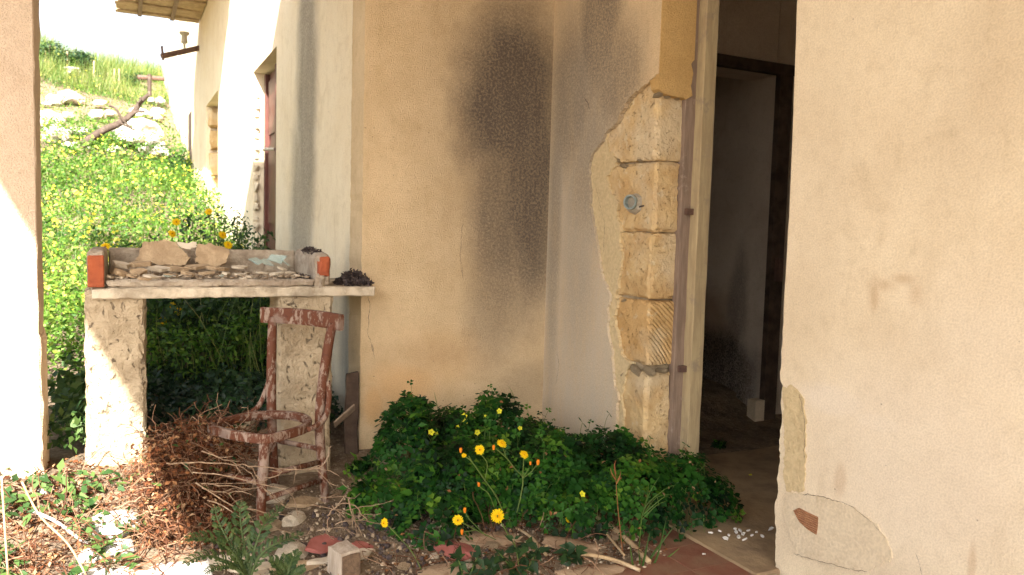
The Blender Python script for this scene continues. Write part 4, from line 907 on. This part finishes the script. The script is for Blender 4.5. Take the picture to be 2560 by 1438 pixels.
scatter('clover_leaves', *CLOVER, P, basis(D+RNG.normal(0, .33, (n, 3)), RNG.uniform(0, 6.3, n)), RNG.uniform(.010, .038, n), np.clip(.48+.5*clump+RNG.normal(0, .2, n), 0, 1), M['clover'], cv, kind='stuff')
b = MB()
for k in range(700):
    p = P[RNG.integers(n)]; q = Vector(p); b.tube([Vector((q.x+random.gauss(0, .03), q.y+random.gauss(0, .03)+.02, max(.0, q.z-.14))), q], .0011, 3)
b.build('stalks', M['stem'], cv, kind='stuff')
# sprigs standing clear of the mound
sp_pos = []; b = MB()
for k in range(110):
    p = Vector(P[RNG.integers(n)]); 
    if p.z < .14: continue
    tipv = p+Vector((random.gauss(0, .03), random.gauss(-.01, .03), random.uniform(.02, .085))); b.tube(spline([p-Vector((0, 0, .05)), (p+tipv)/2+Vector((random.gauss(0, .006), 0, 0)), tipv], 3), .0011, 3)
    if tipv.y < YA-.03 and tipv.x < XB-.03: sp_pos.append(tuple(tipv))
b.build('stalks', M['stem'], cv, kind='stuff'); n2 = len(sp_pos)
scatter('clover_leaves', *CLOVER, np.array(sp_pos), basis(RNG.normal(0, .4, (n2, 3))+np.array([[0, -.4, 1.]]), RNG.uniform(0, 6.3, n2)), RNG.uniform(.016, .03, n2), .4+.6*RNG.random(n2), M['clover'], cv, kind='stuff')
N = 260; ids = RNG.integers(0, n, N)
scatter('withered_leaves', *CURL, P[ids]+np.array([[0, -.01, .004]]), basis(D[ids]+RNG.normal(0, .5, (N, 3)), RNG.uniform(0, 6.3, N)), RNG.uniform(.012, .03, N), .5+.5*RNG.random(N), M['dryleaf'], cv, kind='stuff')
# lanceolate weeds mixed in at its left side
for k, (px, py, nn, rad) in enumerate([(1050, 1010, 60, .055), (1135, 1000, 70, .06), (1040, 1060, 80, .07), (900, 1180, 120, .075), (905, 1230, 90, .07), (1070, 1130, 150, .08), (1075, 1190, 140, .08), (1030, 1260, 110, .075), (1150, 1270, 110, .08), (1340, 1270, 60, .06), (1450, 1075, 60, .05), (1735, 1090, 60, .05), (1800, 1120, 70, .05)]):
    c = hit(px, py, True); leafcloud('weed_leaves', nn, c, (rad, rad, rad), .052 if k < 8 else .036, M['clover'], cv, tmpl=LEAF, shell=.2, up=.35, bias=-.05, kind='stuff')
def flower5(px, py, r, back=.02, face=(-.25, -1, .35)):
    c = hit(px, py, True, .0); c = EYE+(c-EYE)*((((c-EYE).length)-back)/(c-EYE).length)
    nr = np.array([face])+RNG.normal(0, .25, (1, 3))
    fl_ = scatter('flower', *PETAL5, np.array([c]), basis(nr, RNG.uniform(0, 6, 1)), np.array([r]), RNG.random(1), M['lemon'], cv, label='lemon-yellow five-petalled flower')
    MB().tube(spline([c, c+Vector((.004, .01, -.03)), c+Vector((.01, .03, -.11))], 3), .0012, 4).build('flower_stalk', M['stem'], cv)
for px, py, r in [(1160, 1041, .019), (1163, 1054, .016), (1078, 1080, .018), (1090, 1084, .015), (1193, 1081, .017), (1248, 1028, .016), (1300, 1070, .013), (1143, 1068, .012), (1701, 1073, .02), (1455, 1236, .016), (1876, 1190, .012), (1213, 1040, .007)]: flower5(px, py, r)

# ================================================================== HAWKWEED: branched stems with yellow heads
DAISY = ([], [])
def daisy(name, c, nrm, r, parent):
    n = 26; b = MB(); R = basis(np.array([tuple(nrm)]), np.array([random.uniform(0, 6)]))[0]; R = Matrix(R.tolist())
    for lay, (rr, zz, m) in enumerate(((1, .12, n), (.72, .25, 18), (.42, .33, 12))):
        for i in range(m):
            a = 2*math.pi*(i+random.uniform(-.3, .3))/m; L_ = r*rr*random.uniform(.85, 1.08); w = r*.105; d = Vector((math.cos(a), math.sin(a), 0)); s = Vector((-d.y, d.x, 0))
            vs = [d*r*.08, d*L_*.55+s*w+Vector((0, 0, r*zz)), d*L_+s*w*.7+Vector((0, 0, r*zz*.9)), d*L_-s*w*.7+Vector((0, 0, r*zz*.9)), d*L_*.55-s*w+Vector((0, 0, r*zz))]
            b.add([c+R@v for v in vs], [(0, 1, 2, 3, 4)], .25+.5*random.random()-.2*lay)
    o = b.build(name, M['petal'], parent)
    MB().tube([c-Vector(nrm)*r*.45, c-Vector(nrm)*r*.2, c+Vector(nrm)*r*.05], [r*.16, r*.3, r*.22], 8).build('sepal_cup', M['stem'], o)
    return o
def bud(c, r, parent, open_=True):
    MB().tube([c-Vector((0, 0, r*1.6)), c-Vector((0, 0, r*.4)), c, c+Vector((0, 0, r*.9))], [r*.5, r*.75, r*.8, r*.55], 7).build('bud', M['orangebud'], parent)
def hawkweed(label, stems, heads, buds, y, base):
    hw = empty('hawkweed', base, label=label, cat='flower')
    for pts, r in stems: MB().tube(spline([pY(a, b, y) for a, b in pts], 5), r, 6).build('stem', M['stem'], hw, True)
    for px, py, r, nv in heads: daisy('flower_head', pY(px, py, y-.01), Vector(nv).normalized(), r, hw)
    for px, py, r in buds: bud(pY(px, py, y-.004), r, hw)
hawkweed('branched hawkweed with two yellow heads before the clover, left of two', [([(1258, 1280), (1240, 1240), (1212, 1200), (1180, 1155), (1165, 1143)], .0028), ([(1180, 1155), (1172, 1140)], .002), ([(1212, 1200), (1218, 1160), (1201, 1135)], .0018), ([(1236, 1270), (1222, 1235), (1203, 1220), (1197, 1212)], .002)],
    [(1199, 1125, .021, (-.2, -1, .5)), (1160, 1139, .011, (-.3, -.6, .8))], [(1152, 1124, .008), (1197, 1210, .007)], 2.86, tuple(pY(1258, 1290, 2.86)))
hawkweed('branched hawkweed with two yellow heads before the clover, right of two', [([(1292, 1282), (1302, 1240), (1307, 1196), (1290, 1175), (1266, 1145), (1240, 1122)], .0026), ([(1266, 1145), (1256, 1116)], .002), ([(1307, 1196), (1308, 1165), (1310, 1145)], .002), ([(1307, 1196), (1328, 1180), (1343, 1160)], .002), ([(1307, 1196), (1322, 1170)], .0015)],
    [(1254, 1110, .021, (.1, -.8, .9)), (1310, 1137, .020, (.1, -.85, .8))], [(1234, 1117, .008), (1326, 1157, .006), (1345, 1154, .009)], 2.84, tuple(pY(1292, 1290, 2.84)))
hawkweed('low hawkweed with a large yellow head facing the camera', [([(1330, 1438), (1290, 1370), (1255, 1310), (1244, 1292)], .0024)], [(1243, 1290, .028, (-.05, -1, .25))], [], 2.66, tuple(pY(1330, 1430, 2.66)))
hawkweed('low hawkweed with a yellow head left of the largest one', [([(1240, 1350), (1190, 1325), (1150, 1304)], .002), ([(1215, 1340), (1175, 1300), (1163, 1280)], .0016), ([(1190, 1325), (1160, 1330)], .0016)], [(1145, 1300, .021, (-.4, -1, .2))], [(1162, 1274, .008), (1155, 1328, .008)], 2.72, tuple(pY(1240, 1350, 2.72)))
hawkweed('single yellow hawkweed head turned sideways beside dry twigs', [([(1060, 1438), (1030, 1380), (990, 1335), (966, 1310)], .0018)], [(962, 1307, .018, (-.9, -.5, .2))], [], 2.66, tuple(pY(1060, 1438, 2.66)))
hawkweed('small orange-yellow hawkweed head low before the clover', [([(1400, 1360), (1412, 1330), (1421, 1302)], .0018)], [(1421, 1298, .016, (.1, -1, .3))], [], 2.76, tuple(pY(1400, 1360, 2.76)))

# ================================================================== THISTLES AND WEEDS AT THE FRONT
def thistle_leaf(path, width, parent, n=19, seed=0):
    """arching midrib with spiny paired lobes, each lobe cut into teeth"""
    r = random.Random(seed); pts = spline(path, 8); b = MB(); m_ = len(pts)
    b.tube(pts, [.0055*(1-.8*i/m_) for i in range(m_)], 6, r=.9)
    for k in range(n):
        t = .12+.86*k/n; i = min(m_-2, int(t*(m_-1))); p = pts[i]; d = (pts[i+1]-pts[i]).normalized()
        side = d.cross(Vector((0, -.45, 1))).normalized(); nz = side.cross(d).normalized()
        ln = .45*width*math.sin(math.pi*min(1, .18+.82*t))**.8*r.uniform(.8, 1.15)+.006
        for s in (-1, 1):
            ld_ = (side*s+d*.55+nz*r.uniform(.05, .4)).normalized(); w = ln*.11; q = d*w
            tip = p+ld_*ln; mid = p+ld_*ln*.5+nz*.004; rv = r.uniform(.2, 1)
            b.add([p-q*.7, p+q*.7, mid+q*1.2, tip, mid-q*1.0, p+ld_*ln*.72+d*ln*.28, p+ld_*ln*.55-d*ln*.24], [(0, 1, 2, 4), (2, 5, 3), (4, 2, 3), (4, 3, 6)], rv)
    return b.build('leaf', M['thistle'], parent)
def thistle(label, base, leaves, y):
    t = empty('thistle', base, label=label, cat='thistle')
    for i, (pts, dys, w) in enumerate(leaves):
        thistle_leaf([pY(a, c, y+d) for (a, c), d in zip(pts, dys)], w, t, seed=i)
    return t
thistle('spiny grey-green thistle rosette growing at the front beside the chair', tuple(pY(612, 1438, 2.62)), [
    ([(620, 1445), (600, 1400), (570, 1350), (545, 1300), (535, 1262)], (0, .02, .05, .08, .1), .075), ([(620, 1445), (580, 1380), (530, 1350), (490, 1345), (462, 1352)], (0, 0, -.02, -.05, -.08), .07), ([(622, 1445), (615, 1390), (605, 1330), (600, 1280), (606, 1250)], (0, .04, .1, .14, .16), .08),
    ([(622, 1445), (635, 1380), (655, 1320), (680, 1290), (715, 1262)], (0, .03, .06, .1, .12), .07), ([(620, 1445), (565, 1405), (520, 1390), (480, 1400), (462, 1415)], (0, -.03, -.06, -.1, -.12), .06), ([(624, 1445), (650, 1390), (690, 1360), (730, 1345), (760, 1330)], (0, 0, 0, .02, .04), .06), ([(620, 1445), (590, 1420), (545, 1418), (510, 1436)], (0, -.06, -.1, -.14), .05)], 2.62)
thistle('smaller spiny thistle sprouting left of the timber block', tuple(pY(715, 1445, 2.55)), [
    ([(715, 1450), (700, 1425), (685, 1405), (672, 1400)], (0, 0, 0, 0), .05), ([(716, 1450), (725, 1415), (735, 1392), (750, 1378)], (0, .02, .04, .05), .05), ([(716, 1450), (745, 1432), (765, 1420)], (0, -.02, -.03), .045), ([(715, 1450), (690, 1440), (675, 1436)], (0, -.03, -.05), .04), ([(716, 1450), (712, 1410), (715, 1385)], (0, .03, .05), .045)], 2.55)
def leafy_weed(label, px, y, stems, nleaf, size, mat='weeddark', name='weed', flat=False, spread=.03):
    p0 = pY(px[0], px[1], y); wv = empty(name, tuple(p0), label=label, cat='weed')
    pos = []; nr = []
    for pts in stems:
        path = spline([pY(a, c, y+random.uniform(-.03, .03)) for a, c in pts], 6)
        MB().tube(path, [.0028*(1-.6*i/len(path)) for i in range(len(path))], 5).build('stem', M['stem'], wv, True)
        for k in range(nleaf):
            i = random.randrange(len(path)//5, len(path)); pos.append(tuple(path[i]+Vector((random.gauss(0, .006),)*3)))
            a = random.uniform(0, 6.28); nr.append((math.cos(a)*.5, math.sin(a)*.5-.3, random.uniform(.3, 1)))
    n = len(pos)
    scatter('leaves', *LEAF, np.array(pos), basis(np.array(nr), RNG.uniform(0, 6.3, n)), size*RNG.uniform(.6, 1.3, n), .2+.6*RNG.random(n), M[mat], wv, kind='stuff')
leafy_weed('dark leafy weed at the front edge below the largest flower', (1300, 1450), 2.5, [[(1300, 1460), (1295, 1400), (1285, 1350)], [(1300, 1460), (1270, 1410), (1245, 1380)], [(1305, 1460), (1330, 1400), (1350, 1375)], [(1300, 1460), (1310, 1410), (1318, 1365)]], 26, .05)
leafy_weed('upright leafy weed at the front edge right of the tile shard', (1440, 1450), 2.5, [[(1440, 1465), (1442, 1410), (1440, 1368)], [(1440, 1460), (1425, 1400), (1415, 1385)]], 26, .055)
leafy_weed('low leafy weed at the front edge under the pinkish tile shard', (1160, 1450), 2.52, [[(1160, 1460), (1150, 1410), (1140, 1395)], [(1170, 1460), (1185, 1410), (1200, 1385)], [(1165, 1460), (1215, 1420), (1235, 1405)]], 22, .045)
leafy_weed('thin weed with small leaves rising by the tan tile shard', (1400, 1370), 2.75, [[(1390, 1390), (1395, 1340), (1370, 1310)], [(1390, 1390), (1410, 1340), (1430, 1320)]], 16, .035)
def grass_tuft(label, y, blades, mat='grass', cat='grass', rnd=.4):
    p0 = pY(*blades[0][0][0], y); g = empty('grass_tuft', tuple(p0), label=label, cat=cat)
    for pts, w in blades:
        path = spline([pY(a, c, y+random.uniform(-.02, .02)) for a, c in pts], 5); b = MB(); m_ = len(path); vs = []
        for i, p in enumerate(path):
            q = w*(1-(i/(m_-1))**2.2)+.0004; d = (path[min(i+1, m_-1)]-path[max(i-1, 0)]).normalized(); s = d.cross(FWD).normalized(); vs += [p-s*q, p+FWD*q*.5, p+s*q]
        fs = []
        for i in range(m_-1): fs += [(i*3, i*3+1, i*3+4, i*3+3), (i*3+1, i*3+2, i*3+5, i*3+4)]
        b.add(vs, fs, rnd+random.uniform(-.2, .2)).build('blade', M[mat], g)
grass_tuft('green grass tuft with broad blades at the front, beside the tiles', 2.42, [([(1600, 1455), (1630, 1390), (1690, 1310)], .006), ([(1600, 1455), (1640, 1400), (1665, 1300)], .005), ([(1598, 1455), (1610, 1400), (1625, 1330)], .005), ([(1605, 1455), (1650, 1410), (1700, 1370)], .006), ([(1590, 1455), (1580, 1400), (1575, 1360)], .004), ([(1600, 1455), (1660, 1405), (1680, 1400)], .005), ([(1596, 1455), (1600, 1410), (1596, 1370)], .004)], rnd=.2)
grass_tuft('tall feathery grass stalk in front of the right clover mound', 2.5, [([(1595, 1440), (1600, 1340), (1612, 1270), (1660, 1225), (1690, 1212)], .0022), ([(1606, 1290), (1640, 1245), (1685, 1235)], .0018), ([(1608, 1280), (1625, 1230), (1650, 1190)], .0018), ([(1606, 1285), (1618, 1240), (1622, 1205)], .0016), ([(1606, 1288), (1650, 1250), (1670, 1240)], .0016), ([(1604, 1300), (1640, 1265), (1668, 1252)], .0016)], rnd=.35)
grass_tuft('thin reddish dry grass stalk before the clover', 2.52, [([(1565, 1445), (1552, 1340), (1543, 1250), (1538, 1165)], .002), ([(1540, 1200), (1530, 1185), (1526, 1170)], .002), ([(1541, 1210), (1550, 1190), (1552, 1176)], .002), ([(1539, 1185), (1536, 1165), (1540, 1150)], .0025)], mat='dryleaf', rnd=.6)
grass_tuft('thin grass blades by the cracked plaster foot', 3.0, [([(1590, 1150), (1570, 1110), (1555, 1085)], .002), ([(1592, 1150), (1580, 1120), (1572, 1098)], .0018)], rnd=.3)
grass_tuft('wispy grass seed stalks against the stained back wall', 3.9, [([(1010, 1090), (965, 1075), (935, 1090)], .002), ([(990, 1120), (985, 1060), (978, 1020)], .002), ([(1190, 1060), (1195, 1010), (1205, 985)], .0014), ([(1290, 1010), (1280, 980), (1270, 965)], .0012), ([(1240, 1030), (1225, 995), (1215, 975)], .0014), ([(1100, 1050), (1090, 1000), (1085, 980)], .0016)], rnd=.25)

# ================================================================== GREENERY BEHIND THE COUNTER
def herb_bed(name, n, xr, yr, hfun, size, mat, label, tmpl=LEAF, cat='undergrowth', bias=0., up=.6, thin=.55):
    x = RNG.uniform(*xr, n); y = RNG.uniform(*yr, n)
    g = np.array([ground_h(a, b) for a, b in zip(x, y)]); h = np.array([hfun(a, b) for a, b in zip(x, y)])
    z = g+h*RNG.random(n)**thin
    nr = RNG.normal(0, .6, (n, 3)); nr[:, 2] += up; nr[:, 1] -= .25
    cl = np.array([noise.noise(Vector((a*2.5, b*2.5, c*2.5))) for a, b, c in zip(x, y, z)])
    return scatter(name, *tmpl, np.column_stack([x, y, z]), basis(nr, RNG.uniform(0, 6.3, n)), RNG.uniform(*size, n), np.clip(.45+.5*cl+RNG.normal(0, .2, n)+bias, 0, 1), M[mat], label=label, cat=cat, kind='stuff')
def hU(a, b): return (.18+.12*noise.noise(Vector((a*4, b*4, 1))))*(1-.3*(b > 5))
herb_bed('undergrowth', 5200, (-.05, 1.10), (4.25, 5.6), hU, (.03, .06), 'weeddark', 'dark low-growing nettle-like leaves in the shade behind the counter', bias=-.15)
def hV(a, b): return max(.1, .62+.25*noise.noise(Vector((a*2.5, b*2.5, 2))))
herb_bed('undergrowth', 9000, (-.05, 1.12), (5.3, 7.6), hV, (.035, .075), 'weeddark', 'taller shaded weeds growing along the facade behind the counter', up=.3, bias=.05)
herb_bed('undergrowth', 1500, (-.32, .0), (4.0, 5.2), lambda a, b: .25+.15*noise.noise(Vector((a*5, b*5, 1))), (.03, .08), 'weed', 'broad green weeds in the gap between pillar and counter', bias=.1)
# leafy tall weeds beyond, some in the sun
def hM(a, b): return max(.12, (.42+.2*noise.noise(Vector((a*1.3, b*1.3, 5)))))
def meadow(name, n, ya, yb, label, hs, size, mat, seed, xw=(-3.2, 2.4), tmpl=LEAF, up=.4, thin=.5):
    u = RNG.random(n); y = ya*(yb/ya)**u; lo = np.maximum(-.17*y-.9, -9); hi = np.minimum(.14*y+.5, np.where(y < 15.3, 1.12, 1.4)); x = lo+(hi-lo)*RNG.random(n)
    g = np.array([ground_h(a, b) for a, b in zip(x, y)]); h = np.array([hM(a, b) for a, b in zip(x, y)])*hs
    k = np.array([noise.noise(Vector((a*.9, b*.9, seed))) for a, b in zip(x, y)])
    z = g+h*RNG.random(n)**thin; nr = RNG.normal(0, .6, (n, 3)); nr[:, 2] += up
    sz = RNG.uniform(*size, n)*(1+(y-ya)/ya*.28)
    return scatter(name, *tmpl, np.column_stack([x, y, z]), basis(nr, RNG.uniform(0, 6.3, n)), sz, np.clip(.5+.45*k+RNG.normal(0, .22, n), 0, 1), M[mat], label=label, cat='meadow', kind='stuff')
meadow('meadow', 62000, 5.0, 18, 'sunlit meadow of tall green weeds beyond the counter', 1.25, (.022, .05), 'meadow', 11)
meadow('meadow', 24000, 15, 32, 'green weeds covering the hillside among the rocks', .5, (.03, .06), 'meadow', 12)
# upright grass on the hill
def blades(name, n, ya, yb, hgt, label, wid=.012, mat='grass'):
    u = RNG.random(n); y = ya*(yb/ya)**u; lo = -.17*y-.9; hi = np.minimum(.14*y+.5, np.where(y < 15.3, 1.1, 1.4)); x = lo+(hi-lo)*RNG.random(n)
    kk = np.array([noise.noise(Vector((a*.5, b*.5, 44))) for a, b in zip(x, y)]) > -.08; x, y, u = x[kk], y[kk], u[kk]; n = len(x)
    g = np.array([ground_h(a, b) for a, b in zip(x, y)])
    d = np.column_stack([RNG.normal(0, .25, n), RNG.normal(0, .25, n), np.ones(n)]); d /= np.linalg.norm(d, axis=1, keepdims=True)
    t = np.cross(d, np.column_stack([np.cos(u*99), np.sin(u*99), np.zeros(n)])); t /= np.linalg.norm(t, axis=1, keepdims=True)
    R = np.stack([d, t, np.cross(d, t)], axis=2); L_ = RNG.uniform(*hgt, n); wv = wid*(1+y*.08)
    return scatter(name, *BLADE, np.column_stack([x, y, g]), R, np.column_stack([L_, wv, L_*.8]), .3+.7*RNG.random(n), M[mat], label=label, cat='grass', kind='stuff')
blades('tall_grass', 15000, 22.5, 33, (.25, .8), 'tall yellow-green grass on the upper hillside', .0045)
blades('tall_grass', 3000, 5, 15, (.3, .8), 'grass blades standing through the sunlit meadow', .006)
# mustard flowers
def dots(name, n, ya, yb, size, mat, label, hs=1.35):
    u = RNG.random(n); y = ya*(yb/ya)**u; lo = -.17*y-.9; hi = np.minimum(.14*y+.5, np.where(y < 15.3, 1.08, 1.3)); x = lo+(hi-lo)*RNG.random(n)
    k = np.array([noise.noise(Vector((a*.7, b*.7, 31))) for a, b in zip(x, y)]) > -.12; x, y = x[k], y[k]; n = len(x)
    g = np.array([ground_h(a, b) for a, b in zip(x, y)]); h = np.array([hM(a, b) for a, b in zip(x, y)])*hs
    z = g+h*RNG.uniform(.7, 1.15, n); nr = RNG.normal(0, .5, (n, 3)); nr[:, 2] += .8; nr[:, 1] -= .5
    return scatter(name, *PETAL5, np.column_stack([x, y, z]), basis(nr, RNG.uniform(0, 6.3, n)), RNG.uniform(*size, n)*(1+(y-ya)/ya*.25), RNG.random(n), M[mat], label=label, cat='flowers', kind='stuff')
dots('mustard_flowers', 2700, 5.6, 17, (.008, .019), 'mustard', 'yellow mustard flowers dotting the sunlit meadow')
dots('mustard_flowers', 700, 16, 31, (.012, .022), 'mustard', 'yellow flowers dotting the far hillside', .9)
# single marigolds near the counter
for i, (px, py, y, lb) in enumerate([(441, 556, 6.2, 'orange marigold above the counter, in front of the meadow'), (430, 585, 6.1, 'lower orange marigold just above the leaning slabs'), (556, 588, 5.6, 'orange marigold above the right leaning slab'), (570, 613, 5.5, 'orange marigold just over the tray back rim'), (264, 617, 5.2, 'orange marigold above the left end of the counter'), (522, 530, 6.4, 'orange marigold among tall weeds near the white facade'),
        (433, 766, 5.7, 'orange marigold in the shade below the counter, highest of three'), (447, 779, 5.6, 'orange marigold in the shade below the counter, rightmost of three'), (405, 805, 5.5, 'orange marigold in the shade below the counter, lowest of three')]):
    c = pY(px, py, y); mg = empty('marigold', (c.x, c.y, ground_h(c.x, c.y)), label=lb, cat='flower')
    daisy('flower_head', c, Vector((random.uniform(-.4, .4), -1, .5)).normalized(), .03 if y > 5.3 else .026, mg)
    MB().tube(spline([c-Vector((0, -.01, .01)), c+Vector((.02, .05, -.25)), Vector((c.x+.03, c.y+.08, ground_h(c.x, c.y)))], 4), .003, 5).build('stem', M['stem'], mg, True)
# tall weeds against the white facade
for i, (px, top, bot, y, lb) in enumerate([(598, 515, 640, 6.2, 'tall feathery weed against the white facade, left of the door'), (632, 545, 640, 5.9, 'shorter weed against the white facade beside the tall one'), (662, 585, 640, 5.6, 'small weed at the near side of the brown door'), (545, 500, 640, 6.6, 'bushy weed under the blocked facade window'), (490, 520, 640, 6.7, 'bushy weed left of the blocked window')]):
    c0 = pY(px, top, y); g0 = ground_h(c0.x, c0.y); tl = empty('tall_weed', (c0.x, c0.y, g0), label=lb, cat='weed'); pos = []; nr = []
    for k in range(4):
        ex = c0+Vector((random.gauss(0, .06), random.gauss(0, .06), -random.random()*.15)); pth = spline([Vector((c0.x+random.gauss(0, .03), c0.y, g0)), Vector(((c0.x+ex.x)/2, c0.y, (g0+ex.z)/2)), ex], 8)
        MB().tube(pth, [.005*(1-.7*j/len(pth)) for j in range(len(pth))], 5).build('stem', M['stem'], tl, True)
        for j in range(90):
            q = pth[random.randrange(3, len(pth))]; pos.append((q.x+random.gauss(0, .035), q.y+random.gauss(0, .035), q.z+random.gauss(0, .02))); nr.append((random.gauss(0, .6), random.gauss(-.2, .6), .6))
    n = len(pos); scatter('leaves', *LEAF, np.array(pos), basis(np.array(nr), RNG.uniform(0, 6.3, n)), RNG.uniform(.02, .055, n), RNG.random(n)*.8, M['weed'], tl, kind='stuff')

# ================================================================== HILLSIDE: rocks, dead trunk, shrubs, fence posts
for i, (px, py, s, fl_, lb) in enumerate([(140, 262, 16, .7, 'pale rock high on the hillside left of a pair'), (178, 258, 22, .6, 'pale rock high on the hillside right of a pair'), (246, 302, 20, .6, 'rounded white rock above the dead trunk'), (120, 320, 30, .7, 'white rock low beside the pillar'), (140, 352, 26, .6, 'white rock below the one beside the pillar'), (205, 345, 22, .5, 'flat pale rock left of the trunk base'),
        (345, 362, 52, .55, 'largest white boulder beside the outbuilding'), (385, 392, 32, .6, 'white boulder at the foot of the outbuilding'), (322, 340, 20, .5, 'small white rock on the trunk side of the largest boulder'), (345, 293, 18, .6, 'white rock just right of the dead trunk'), (395, 290, 14, .7, 'small white rock by the outbuilding wall'), (400, 262, 12, .7, 'upper white rock by the outbuilding wall'), (180, 190, 18, .4, 'flat pale rock just under the hill crest'), (345, 210, 9, .6, 'tiny pale rock near the wire bracket'), (178, 375, 16, .5, 'pale rock half hidden in meadow under the trunk')]):
    p = hit(px, py); o = link('rock', rock_mesh(500+i, fl_, 3, .5, .7), M['whiterock']); sz = s*(p-EYE).length/FPX*1.05
    o.location = p+Vector((0, -.2, sz*.4)); o.scale = (sz, sz*.8, sz); o.rotation_euler = (0, 0, i*.7); tag(o, lb, 'rock', 'rocks on the hillside')
for i in range(16):
    px, py = random.Random(i+50).uniform(105, 400), random.Random(i+90).uniform(235, 400)
    p = hit(px, py); o = link('rock', rock_mesh(540+i, .6, 2, .5, .7), M['whiterock']); sz = random.uniform(7, 15)*(p-EYE).length/FPX
    o.location = p+Vector((0, -.2, sz*.5)); o.scale = (sz*1.2, sz*.8, sz); o.rotation_euler = (0, 0, i*.9); tag(o, 'small pale stone scattered in the rocky band of the hillside', 'rock', 'small stones on the hillside')
lgp = hit(240, 345); ly_ = lgp.y-1.6
lg = empty('dead_trunk', tuple(lgp), label='dead grey tree trunk leaning among the hillside rocks', cat='dead tree')
k_ = (ly_)/FPX
MB().tube(spline([pY(205, 362, ly_), pY(255, 328, ly_), pY(300, 308, ly_), pY(335, 280, ly_), pY(352, 255, ly_), pY(370, 238, ly_)], 5), [k_*(9-5*i/25) for i in range(26)], 8).build('trunk', M['bark'], lg, True)
for pts, r in [([(318, 300), (340, 280), (362, 280)], 3), ([(330, 322), (305, 298), (290, 272), (272, 264)], 2.5), ([(300, 308), (322, 318), (338, 326)], 2.2), ([(236, 342), (225, 358), (205, 368)], 3), ([(345, 258), (352, 250), (350, 244)], 3)]:
    MB().tube(spline([pY(a, b, ly_-.1) for a, b in pts], 4), k_*r, 6).build('limb', M['bark'], lg, True)
for i, (px, py, r, lb, mt) in enumerate([(118, 172, 46, 'dark green shrub on the hill crest beside the pillar', 'weed'), (200, 178, 34, 'blue-green shrub on the hill crest', 'weeddark'), (165, 176, 30, 'small shrub between two larger shrubs on the crest', 'meadow'), (330, 215, 26, 'low shrub on the crest near the wire bracket', 'weed'), (262, 378, 44, 'round bright bush below the largest boulder', 'meadow'), (445, 430, 34, 'dark bush against the outbuilding wall', 'weeddark'), (420, 470, 40, 'leafy bush in front of the outbuilding', 'weed')]):
    p = hit(px, py); sz = r*(p-EYE).length/FPX; sb_ = empty('shrub', tuple(p), label=lb, cat='shrub')
    for k in range(5): MB().tube([p, p+Vector((random.gauss(0, .5)*sz, random.gauss(0, .5)*sz, sz*.8))], sz*.03, 5).build('stem', M['bark'], sb_)
    for k in range(4):
        c = p+Vector((random.gauss(0, .4)*sz, random.gauss(0, .4)*sz, sz*random.uniform(.3, .8)))
        leafcloud('crown', 260, c, (sz*.6, sz*.6, sz*.5), sz*.13+.02, M[mt], sb_, tmpl=LEAF, shell=.4, kind='stuff')
for i, (px, a, b, lb) in enumerate([(122, 140, 180, 'thin fence post on the crest nearest the pillar'), (167, 128, 185, 'tallest thin fence post on the crest'), (234, 152, 205, 'thin fence post on the crest, third from the pillar'), (285, 172, 215, 'thin fence post on the crest, left of a close pair'), (297, 172, 215, 'thin fence post on the crest, right of a close pair')]):
    p = hit(px, b); MB().tube([p-Vector((0, 0, .2)), pY(px+1, a, p.y)], .022, 5).build('fence_post', M['cane'], label=lb, cat='post', group='fence posts on the crest')
